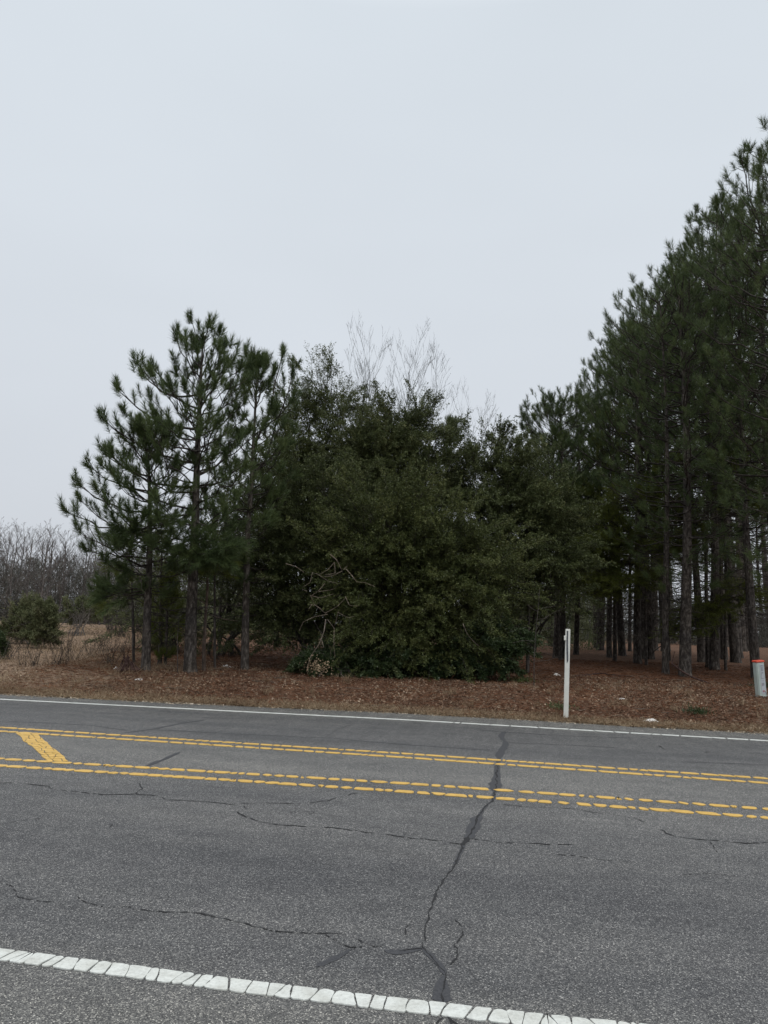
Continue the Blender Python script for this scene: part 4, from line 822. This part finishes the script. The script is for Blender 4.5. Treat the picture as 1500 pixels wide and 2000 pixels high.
sapling((978, 1352), [(976, 1343), (974, 1337)], [[(977, 1346), (981, 1342)]], 'single pale dry stalk in the litter near the thicket', .010, 'deadwood')
# understory twiggy brush between the left trunks
def brush(seed, base_list, label, hmin, hmax, mat, n=24, spread=.5, name='brush', cat='brush', r=.006, group=None):
    for k, bp in enumerate(base_list):
        rng = np.random.default_rng(seed + k); b = gp(*bp); m = MB(); hh = rng.uniform(hmin, hmax)
        for i in range(n):
            az = rng.random() * 2 * pi; p0 = np.array([rng.normal(0, .12), rng.normal(0, .12), 0]); h = hh * rng.uniform(.5, 1.1); e = p0 + np.array([cos(az) * spread * h, sin(az) * spread * h, h]) * 1.0
            P = np.array([p0, p0 * .6 + e * .4 + rng.normal(0, .05, 3), e]); m.tube(P, [r, r * .7, r * .35], 3, .5, cap=False)
            for q in range(4):
                s0 = P[1] + (P[2] - P[1]) * rng.random(); m.tube([s0, s0 + unit(rng.normal(size=3) + UP * .5) * h * .25], [r * .5, r * .25], 3, .5, cap=False)
        o = m.build(name, M[mat]); o.location = b; tag(o, label[k] if isinstance(label, list) else label, cat, group)
brush(80, [(215, 1296), (240, 1280), (262, 1262), (180, 1284), (140, 1290), (200, 1262), (300, 1270), (340, 1282), (425, 1290), (450, 1284), (60, 1300), (20, 1288), (118, 1300)], ['ankle-high leafless brush at the foot of the leftmost trunks' if i_ in (2, 6, 7, 8, 9) else 'leafless brown brush standing in the dry grass of the field' for i_ in range(13)], .45, 1.0, 'twig', group='leafless brown brush near the left pines')
brush(100, [(235, 1245), (270, 1235), (255, 1215), (330, 1240), (365, 1245), (215, 1235)], 'taller tangle of leafless twigs behind the leftmost trunks', 1.5, 2.6, 'bark_grey', 46, .35, r=.010, group='taller leafless tangles behind the left trunks')
brush(120, [(1010, 1262), (1075, 1258), (1100, 1252), (1120, 1250), (1150, 1248), (1205, 1250), (960, 1262)], 'leafless undergrowth at the dim back of the pine straw floor', 1.2, 2.4, 'baretwig', 40, .35, r=.012, group='leafless undergrowth at the back of the stand')

# dead bleached branches hanging in front of the central evergreen
def dead_branch():
    D = 18.0; b = gp(612, 1318); b = np.array([at(640, 1200, D)[0], D, float(ground_z(at(640, 1200, D)[0], D))])
    e = empty('dead_branch', b, 'bleached bare dead branches hanging out of the central evergreen', 'branch')
    m = MB(); segs = [[(645, 1083), (658, 1094), (668, 1115)], [(653, 1098), (640, 1112), (622, 1122), (610, 1118)], [(610, 1118), (606, 1138), (592, 1147)], [(675, 1110), (688, 1125), (697, 1137), (712, 1138), (732, 1146)], [(635, 1140), (622, 1155), (606, 1164)], [(600, 1155), (592, 1152)], [(606, 1164), (612, 1180), (636, 1198)],
        [(640, 1200), (612, 1205), (592, 1215), (585, 1232)], [(637, 1210), (635, 1232), (626, 1258), (610, 1280), (605, 1303)], [(640, 1210), (653, 1227), (653, 1255), (655, 1284)], [(629, 1250), (634, 1265), (628, 1262)], [(661, 1193), (655, 1215), (650, 1225)], [(660, 1196), (680, 1207), (692, 1203)], [(674, 1165), (683, 1183), (700, 1184)], [(653, 1100), (655, 1120), (635, 1124)], [(636, 1198), (660, 1185), (676, 1168)],
        [(606, 1163), (625, 1168), (650, 1160)], [(622, 1155), (645, 1152), (655, 1148)], [(610, 1180), (604, 1190)], [(628, 1190), (618, 1183), (603, 1180)], [(655, 1255), (645, 1270), (645, 1285)], [(618, 1120), (640, 1134), (660, 1140)], [(560, 1102), (580, 1108), (597, 1120)], [(668, 1115), (650, 1124), (632, 1126)], [(670, 1112), (678, 1104)]]
    for i, s_ in enumerate(segs): pxtube(m, s_, D, (.008 if i not in (0, 8) else .014), .003, .10, n=5, b=b, seed=i)
    m.build('branches', M['deadwood'], e)
    m2 = MB(); rng = np.random.default_rng(7); c = at(622, 1302, D) - b; P = c + rng.normal(0, 1, (260, 3)) * np.array([.16, .12, .10]); leaves(m2, P, rng.normal(size=(260, 3)), rng, .05, .03, .75 + .25 * rng.random(260)); m2.build('dry_leaves', M['drygrass'], e)
dead_branch()
def dead_twig():
    D = 18.3; b = gp(920, 1335); e = empty('dead_branch', b, 'short pale dead twig in the right side of the central evergreen', 'branch'); m = MB()
    pxtube(m, [(905, 1218), (912, 1238), (922, 1250), (935, 1262)], D, .010, .003, .05, n=5, b=b, seed=3); m.build('branches', M['deadwood'], e)
dead_twig()

# ------------------------------------------------------------------ far woods that read as one mass
def far_wood(name, pxs, D0, D1, ytop, n, mat, label, lsz=.35, seed=1, trunks=0):
    rng = np.random.default_rng(seed); m = MB(); K = n
    px = rng.uniform(pxs[0], pxs[1], K); D = rng.uniform(D0, D1, K); f = rng.random(K) ** 1.15
    C = []
    for x, d, q in zip(px, D, f):
        g = onground(x, d); top = at(x, ytop + 9 * sin(x * .09) + 6 * sin(x * .23 + 1) + 5 * sin(x * .41), d)[2]; C.append([g[0], g[1], g[2] + (top - g[2]) * q])
    C = np.array(C); nz = lump(C * .35); C = C[(nz > -.75) | (f < .45)]; C[:, 2] -= .5
    sprays(m, m, C, UP + rng.normal(0, .7, C.shape), rng, 1.4, 12, lsz, lsz * .16, .1, .45, twig=True, tvar=.5)
    for i in range(trunks):
        x = rng.uniform(*pxs); d = rng.uniform(D0, D1); g = onground(x, d); top = at(x, ytop - rng.uniform(-20, 30), d)[2]; m.tube([g, [g[0] + rng.normal(0, .4), g[1], top]], [.07, .03], 4, .2, cap=False)
    o = m.build(name, M[mat]); tag(o, label, 'woods', kind='stuff'); return o
far_wood('far_woods', (-140, 520), 72, 95, 1098, 12000, 'thicket', 'grey leafless woods massed along the far edge of the field', seed=1, trunks=60)
far_wood('far_thicket', (900, 1650), 70, 100, 1172, 9000, 'thicket', 'grey thicket glimpsed far behind the trunks of the pine stand', seed=2, trunks=90)
far_wood('back_undergrowth', (380, 1180), 36, 55, 1150, 5200, 'cedar', 'dim green undergrowth behind the central evergreens', lsz=.2, seed=3, trunks=40)

# ------------------------------------------------------------------ ground cover
def cover():
    rng = np.random.default_rng(77)
    def uvpos(n, u0, u1, t0, t1, pw=1.0):
        u = rng.uniform(u0, u1, n); t = t0 + (t1 - t0) * rng.random(n) ** pw; v = np.interp(u, EDGE[:, 0], EDGE[:, 1]) + t
        x = u * RU[0] + v * RN[0]; y = u * RU[1] + v * RN[1]; return x, y, u, t
    # fallen leaves on the verge
    x, y, u, t = uvpos(60000, -12, 12, .15, 8.5, 1.25)
    keep = (np.sin(x * 1.1 + .7 * np.sin(y * 1.7)) * .5 + .5 + (x > -6) * .6) > rng.random(len(x)) * 1.3; x, y = x[keep], y[keep]
    z = ground_z(x, y) + .012 + .03 * rng.random(len(x)); P = np.stack([x, y, z], 1); d = rng.normal(size=P.shape); d[:, 2] *= .35
    m = MB(); leaves(m, P, d, rng, .055, .032, np.clip(rng.normal(.5, .25, len(x)), 0, 1)); tag(m.build('leaf_litter', M['dead_leaf']), 'brown fallen leaves strewn over the verge', 'leaf litter', kind='stuff')
    # pine straw
    x, y, u, t = uvpos(110000, -13, 16, .0, 16, 1.35); keep = (x > -6.5 - .1 * y) ; x, y = x[keep], y[keep]
    z = ground_z(x, y) + .008 + .03 * rng.random(len(x)); P = np.stack([x, y, z], 1); d = rng.normal(size=P.shape); d[:, 2] *= .16
    m = MB(); leaves(m, P, d, rng, .17, .010, np.clip(rng.normal(.45, .25, len(x)), 0, 1)); tag(m.build('pine_straw', M['straw']), 'red-brown pine straw covering the floor of the stand', 'pine straw', kind='stuff')
    # dry grass: along the pavement edge, and over the field on the left
    m = MB()
    x, y, u, t = uvpos(52000, -16, 15, -.06, .7, 1.5)
    x2, y2, u2, t2 = uvpos(52000, -26, -2, .1, 30, 1.3); keep = x2 < -4.2 - .16 * (y2 - 14) + rng.normal(0, .8, len(x2)); x2, y2 = x2[keep], y2[keep]
    hh = np.concatenate([.03 + .06 * rng.random(len(x)), .05 + .16 * rng.random(len(x2)) * (.4 + (np.sin(x2 * 1.3) * np.sin(y2 * .9) > .1))])
    x = np.concatenate([x, x2]); y = np.concatenate([y, y2]); z = ground_z(x, y); z = np.maximum(z, 0); n = len(x); P = np.stack([x, y, z], 1)
    d = unit(np.stack([rng.normal(0, .8, n), rng.normal(0, .8, n), .35 + .9 * rng.random(n)], 1)); sd = unit(np.cross(d, rng.normal(size=(n, 3)))) * .005
    V = np.stack([P + sd, P - sd, P + d * hh[:, None] * 1.5], 1).reshape(-1, 3); m.add(V, np.arange(n * 3).reshape(-1, 3), np.clip(rng.normal(.55, .25, n) + .18 * (np.arange(n) < 52000), 0, 1))
    tag(m.build('dry_grass', M['drygrass']), 'dry tan grass along the pavement edge and over the open field', 'grass', kind='stuff')
cover()
def edge_grit():
    rng = np.random.default_rng(31); n = 26000
    u = rng.uniform(-15, 13, n); t = rng.normal(.0, .09, n) + .05 * np.sin(u * 2.3); keep = (np.sin(u * 1.7 + 1.3 * np.sin(u * .61)) * .5 + .55 + .5 * (u < -4)) > rng.random(n); u, t = u[keep], t[keep]
    v = np.interp(u, EDGE[:, 0], EDGE[:, 1]) + t; x = u * RU[0] + v * RN[0]; y = u * RU[1] + v * RN[1]; z = np.maximum(ground_z(x, y), 0) + .004; n = len(u)
    k = 34000; u2 = rng.uniform(-16, 14, k); t2 = -.05 + .55 * rng.random(k) ** 1.6 + .12 * np.sin(u2 * 1.9) * rng.random(k); v2 = np.interp(u2, EDGE[:, 0], EDGE[:, 1]) + t2; x2 = u2 * RU[0] + v2 * RN[0]; y2 = u2 * RU[1] + v2 * RN[1]; z2 = np.maximum(ground_z(x2, y2), 0) + .006 + .02 * rng.random(k)
    m = MB(); d = rng.normal(size=(k, 3)); d[:, 2] *= .3; leaves(m, np.stack([x2, y2, z2], 1), d, rng, .085, .014, np.clip(rng.normal(.72, .22, k), 0, 1)); tag(m.build('edge_thatch', M['drygrass']), 'matted pale dead grass along the pavement edge', 'grass', kind='stuff')
    m = MB(); d = rng.normal(size=(n, 3)); d[:, 2] *= .25; leaves(m, np.stack([x, y, z], 1), d  , rng, .034, .026, rng.random(n)); tag(m.build('edge_grit', M['sand']), 'pale sand and grit crumbled along the pavement edge', 'grit', kind='stuff')
M['sand'] = leafmat('pale_sand_grit', [(.0, (.16, .12, .085)), (.4, (.28, .225, .165)), (.7, (.40, .34, .26)), (1., (.55, .49, .40))], .9, 0, .1)
edge_grit()
def twigs_and_tufts():
    rng = np.random.default_rng(52); m = MB()
    for k in range(700):
        u = rng.uniform(-11, 13); t = .3 + 9 * rng.random() ** 1.2; v = float(np.interp(u, EDGE[:, 0], EDGE[:, 1])) + t; x = u * RU[0] + v * RN[0]; y = u * RU[1] + v * RN[1]; z = float(ground_z(x, y)) + .035
        a = rng.random() * pi * 2; l = rng.uniform(.1, .45); d = np.array([cos(a), sin(a), rng.normal(0, .08)]) * l; p = np.array([x, y, z])
        m.tube([p, p + d * .5 + rng.normal(0, .015, 3), p + d], [.006, .005, .003], 3, rng.random(), cap=False)
    tag(m.build('fallen_twigs', M['deadwood']), 'small fallen twigs scattered over the litter', 'twigs', kind='stuff')
    m = MB(); n = 0
    for k in range(150):
        u = rng.uniform(-12, 13); t = .1 + 6 * rng.random() ** 1.5; v = float(np.interp(u, EDGE[:, 0], EDGE[:, 1])) + t; x = u * RU[0] + v * RN[0]; y = u * RU[1] + v * RN[1]; c = np.array([x, y, float(ground_z(x, y))])
        q = 40; P = c + rng.normal(0, 1, (q, 3)) * np.array([.06, .06, 0]); d = unit(rng.normal(0, .6, (q, 3)) + UP * 1.1); sd = unit(np.cross(d, rng.normal(size=(q, 3)))) * .005; h = rng.uniform(.08, .24)
        V = np.stack([P + sd, P - sd, P + d * (h * rng.uniform(.5, 1.2, q))[:, None]], 1).reshape(-1, 3); m.add(V, np.arange(q * 3).reshape(-1, 3), np.clip(rng.normal(.6, .2, q), 0, 1))
    tag(m.build('grass_tufts', M['drygrass']), 'scattered tufts of dry grass standing in the verge litter', 'grass', kind='stuff')
twigs_and_tufts()

# ------------------------------------------------------------------ white post
def bevel_box(name, dims, mat, parent, loc=(0, 0, 0), bev=.006, taper=1.0, rot=None):
    import bmesh
    bm = bmesh.new(); bmesh.ops.create_cube(bm, size=1)
    for v in bm.verts:
        k = taper if v.co.z > 0 else 1; v.co.x *= dims[0] * k; v.co.y *= dims[1] * k; v.co.z *= dims[2]
    bmesh.ops.bevel(bm, geom=list(bm.edges), offset=bev, segments=2, affect='EDGES', profile=.6)
    me = bpy.data.meshes.new(name); bm.to_mesh(me); bm.free(); me.materials.append(mat); o = link(name, me, parent); o.location = loc
    if rot: o.rotation_euler = rot
    return o
M['post_white'] = plain('white_painted_post', (.66, .66, .61), .5, .06, 6)
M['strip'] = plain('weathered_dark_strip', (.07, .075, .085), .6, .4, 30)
def white_post():
    b = gp(1105, 1405); D = b[1]; topz = at(1108, 1230, D)[2] - b[2]; wd = 10.2 / F * D
    e = empty('marker_post', b, 'square white post at the verge with a dark strip near its top', 'post', rz=radians(-14)); lean = -radians(0.2)
    e.rotation_euler = (0, radians(1.5), radians(-9))
    bevel_box('post', (wd * .86, wd * .86, topz + .3), M['post_white'], e, (0, 0, (topz - .3) / 2), .006)
    bevel_box('cap', (wd * .80, wd * .80, .016), M['post_white'], e, (0, 0, topz + .007), .003)
    hw = wd * .43
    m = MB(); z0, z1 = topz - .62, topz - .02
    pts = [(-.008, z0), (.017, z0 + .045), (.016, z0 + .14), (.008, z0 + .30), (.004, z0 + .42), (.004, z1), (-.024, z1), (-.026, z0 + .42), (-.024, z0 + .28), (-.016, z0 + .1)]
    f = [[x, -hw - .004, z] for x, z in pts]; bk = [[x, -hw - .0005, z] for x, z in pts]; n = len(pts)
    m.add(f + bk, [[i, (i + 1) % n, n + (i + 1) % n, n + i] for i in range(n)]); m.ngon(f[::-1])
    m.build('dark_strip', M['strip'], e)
    bevel_box('bracket', (.042, .05, .088), M['post_white'], e, (-hw - .008, -hw - .018, topz - .155), .006)
    m = MB(); m.tube([[-.01, 0, topz + .01], [-.008, 0, topz + .035], [.01, 0, topz + .04]], .004, 6); m.build('wire_stub', M['strip'], e)
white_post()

# ------------------------------------------------------------------ utility marker
M['ped'] = plain('pale_green_plastic', (.40, .46, .43), .45, .08, 8)
M['ped_cap'] = plain('orange_red_cap', (.62, .085, .045), .4, .08, 12)
M['label'] = plain('faded_label', (.44, .47, .50), .5, .05, 30)
M['ink'] = plain('faded_ink', (.13, .14, .17), .6, .2, 30)
M['redink'] = plain('red_print', (.36, .08, .09), .6, .2, 30)
def pedestal():
    b = gp(1487, 1362); D = b[1]; top = at(1480, 1291, D)[2] - b[2]; W = 18.5 / F * D
    e = empty('utility_marker', b, 'leaning pale green utility marker with an orange-red cap', 'marker'); e.rotation_euler = (radians(1), radians(-4.5), radians(16))
    H = top; import bmesh
    bm = bmesh.new(); bmesh.ops.create_cube(bm, size=1)
    for v in bm.verts: v.co.x *= W; v.co.y *= W * .62; v.co.z *= H
    bmesh.ops.bevel(bm, geom=[ed for ed in bm.edges if abs((ed.verts[0].co - ed.verts[1].co).z) > .1], offset=.018, segments=3, affect='EDGES')
    me = bpy.data.meshes.new('body'); bm.to_mesh(me); bm.free(); me.materials.append(M['ped']); o = link('body', me, e); o.location = (0, 0, H / 2 - .03)
    bevel_box('cap', (W * 1.05, W * .70, .042), M['ped_cap'], e, (0, 0, H), .014, .96)
    bevel_box('base', (W * 1.04, W * .68, .05), M['ped'], e, (0, 0, .03), .01)
    y = -W * .31
    lb = bevel_box('label_panel', (W * .50, .004, H * .82), M['label'], e, (W * .10, y - .003, H * .50), .001)
    def marks(name, mat, rows):
        m = MB()
        for x0, x1, z, h in rows: m.box(((x0 + x1) / 2 * W, 0, z * H), ((x1 - x0) * W, .002, h * H))
        o_ = m.build(name, M[mat], e); o_.location = (0, y - .0064, 0)
    marks('print', 'ink', [(-.10, .30, .865, .006), (-.10, -.085, .885, .03), (.29, .30, .885, .03), (0, .2, .885, .012)] + [(-.06, .26 - .05 * (i % 2), .83 - i * .018, .007) for i in range(6)] + [(-.08, -.06, .60, .18), (.0, .015, .66, .10), (.26, .275, .57, .12), (-.08, .26, .53, .008), (.05, .2, .68, .02), (-.08, .24, .46, .006)] + [(-.04, .22, .40 - i * .016, .006) for i in range(5)])
    marks('red_print', 'redink', [(-.05, .20, .185, .022), (-.05, .24, .16, .014), (-.08, -.065, .36, .09), (-.07, .0, .12, .006), (-.07, -.02, .10, .006)])
    m = MB(); m.tube([[W * .25, y - .008, .17 * H], [W * .33, y - .012, .11 * H], [W * .44, y - .01, .03 * H]], .004, 5); m.build('tie_wire', M['strip'], e)
pedestal()

# ------------------------------------------------------------------ fallen sticks, litter, stump
def stick(pts, r0, label, mat='stick', tw=(), lift=.03):
    P = []
    for x, y in pts:
        g = gp(x, y); g[2] += lift; P.append(g)
    b = P[0].copy(); m = MB(); Q, T = resample(np.array(P) - b, .15); Q += np.random.default_rng(len(label)).normal(0, .008, Q.shape); m.tube(Q, np.linspace(r0, r0 * .4, len(Q)), 6)
    for a in tw: m.tube(np.array([gp(*q) + [0, 0, lift + .05 * i] for i, q in enumerate(a)]) - b, [r0 * .5, r0 * .3, r0 * .2][:len(a)], 4)
    o = m.build('fallen_stick', M[mat], None, True); o.location = b; tag(o, label, 'stick')
stick([(1125, 1323), (1150, 1320), (1172, 1317), (1200, 1321), (1238, 1324)], .035, 'long dark stick lying on the straw right of the white post')
b = gp(1387, 1337); D = b[1]; m = MB()
P = np.array([at(1312, 1296, D + .9), at(1330, 1310, D + .7), at(1350, 1322, D + .35), at(1387, 1337, D)]) - b; P[-1][2] = .02
m.tube(resample(P, .12)[0], .026, 6); m.tube(np.array([at(1312, 1296, D + .9), at(1316, 1280, D + .9), at(1318, 1272, D + .9)]) - b, [.015, .01, .006], 4); m.tube(np.array([at(1326, 1306, D + .7), at(1322, 1290, D + .7)]) - b, [.012, .006], 4)
o = m.build('leaning_stick', M['stick']); o.location = b; tag(o, 'thin stick leaning diagonally against the thick-trunked front pine', 'stick')
b = gp(1262, 1290); D = b[1]; m = MB(); P = np.array([at(1258, 1288, D), at(1290, 1262, D - .8), at(1318, 1245, D - 1.4), at(1336, 1244, D - 1.6)]) - b; m.tube(resample(P, .15)[0], .02, 5)
o = m.build('snapped_branch', M['bark_grey']); o.location = b; tag(o, 'snapped branch propped between the stout pine and the slimmer front pine', 'branch')
M['trash'] = plain('white_paper_and_plastic', (.62, .60, .57), .5, .12, 12)
def litter(px, py, w, h, d, label, seed, ny=5):
    b = gp(px, py); rng = np.random.default_rng(seed); m = MB(); nx = 7; V = []
    for j in range(ny):
        for i in range(nx):
            fx, fy = i / (nx - 1) - .5, j / (ny - 1) - .5; k = max(0, 1 - 3.2 * (fx * fx + fy * fy))
            V.append([fx * w + rng.normal(0, w * .03), fy * d + rng.normal(0, d * .05), .012 + h * k * rng.uniform(.3, 1.1)])
    q = [[j * nx + i, j * nx + i + 1, (j + 1) * nx + i + 1, (j + 1) * nx + i] for j in range(ny - 1) for i in range(nx - 1)]
    V = V + [[x * .9, y * .9, -.01] for x, y, z in V]; n = nx * ny; rim = list(range(nx)) + [j * nx + nx - 1 for j in range(1, ny)] + [(ny - 1) * nx + i for i in range(nx - 2, -1, -1)] + [j * nx for j in range(ny - 2, 0, -1)]
    q += [[rim[(i + 1) % len(rim)], rim[i], rim[i] + n, rim[(i + 1) % len(rim)] + n] for i in range(len(rim))]
    m.add(V, q); o = m.build('litter', M['trash'], None, True); o.location = b; tag(o, label, 'litter')
litter(1272, 1412, .30, .07, .2, 'crumpled white plastic by the pavement edge right of the post', 1)
litter(1087, 1320, .22, .07, .15, 'white scrap of litter on the straw left of the white post', 2)
litter(443, 1304, .28, .07, .12, 'flat white scrap of litter lying between the left pine trunks', 3)
litter(273, 1328, .22, .02, .12, 'dull scrap of paper on the leaves below the leftmost trunk', 4)
litter(226, 1308, .12, .07, .12, 'small white scrap beside the dark uprooted stump', 5)
litter(1217, 1367, .16, .03, .12, 'pale flattened scrap halfway between post and utility marker', 6)
def stump():
    b = gp(252, 1312); rng = np.random.default_rng(4); m = MB()
    for k in range(11):
        az = rng.uniform(0, 2 * pi); ln = rng.uniform(.2, .42); el = rng.uniform(.5, 1.2); d = np.array([cos(az) * cos(el), sin(az) * cos(el) * .5, sin(el)]); c = np.array([rng.uniform(-.15, .15), 0, 0])
        P = [c, c + d * ln * .5 + rng.normal(0, .04, 3), c + d * ln + UP * .06]; m.tube(P, [.06, .045, .015], 6, rough=.4, rng=rng)
    m.tube([[-.3, 0, .02], [0, 0, .09], [.3, 0, .03]], [.05, .10, .05], 7, rough=.3, rng=rng)
    o = m.build('stump', M['stick']); o.location = b; tag(o, 'dark uprooted stump with upturned roots by the leftmost trunk', 'stump')
stump()
def weed(px, py, label, seed, sc=1.0, mat='shrub'):
    b = gp(px, py); rng = np.random.default_rng(seed); m = MB(); n = int(260 * sc); P = rng.normal(0, 1, (n, 3)) * np.array([.14, .12, .05]) * sc; P[:, 2] = abs(P[:, 2]) + .01
    leaves(m, P, rng.normal(size=(n, 3)) + UP, rng, .07, .018, rng.random(n) * .7); o = m.build('weed', M[mat]); o.location = b; tag(o, label, 'weed')
weed(1362, 1396, 'small green weed in the litter between post and utility marker', 1)
weed(1093, 1386, 'dull little weed at the left foot of the white post', 2, .9, 'cedar')
weed(1020, 1334, 'dark low sprig in the straw near the thin sapling', 3, 1.2, 'oak_dark')
weed(1497, 1345, 'green sprig growing right beside the utility marker', 4, 1.4)
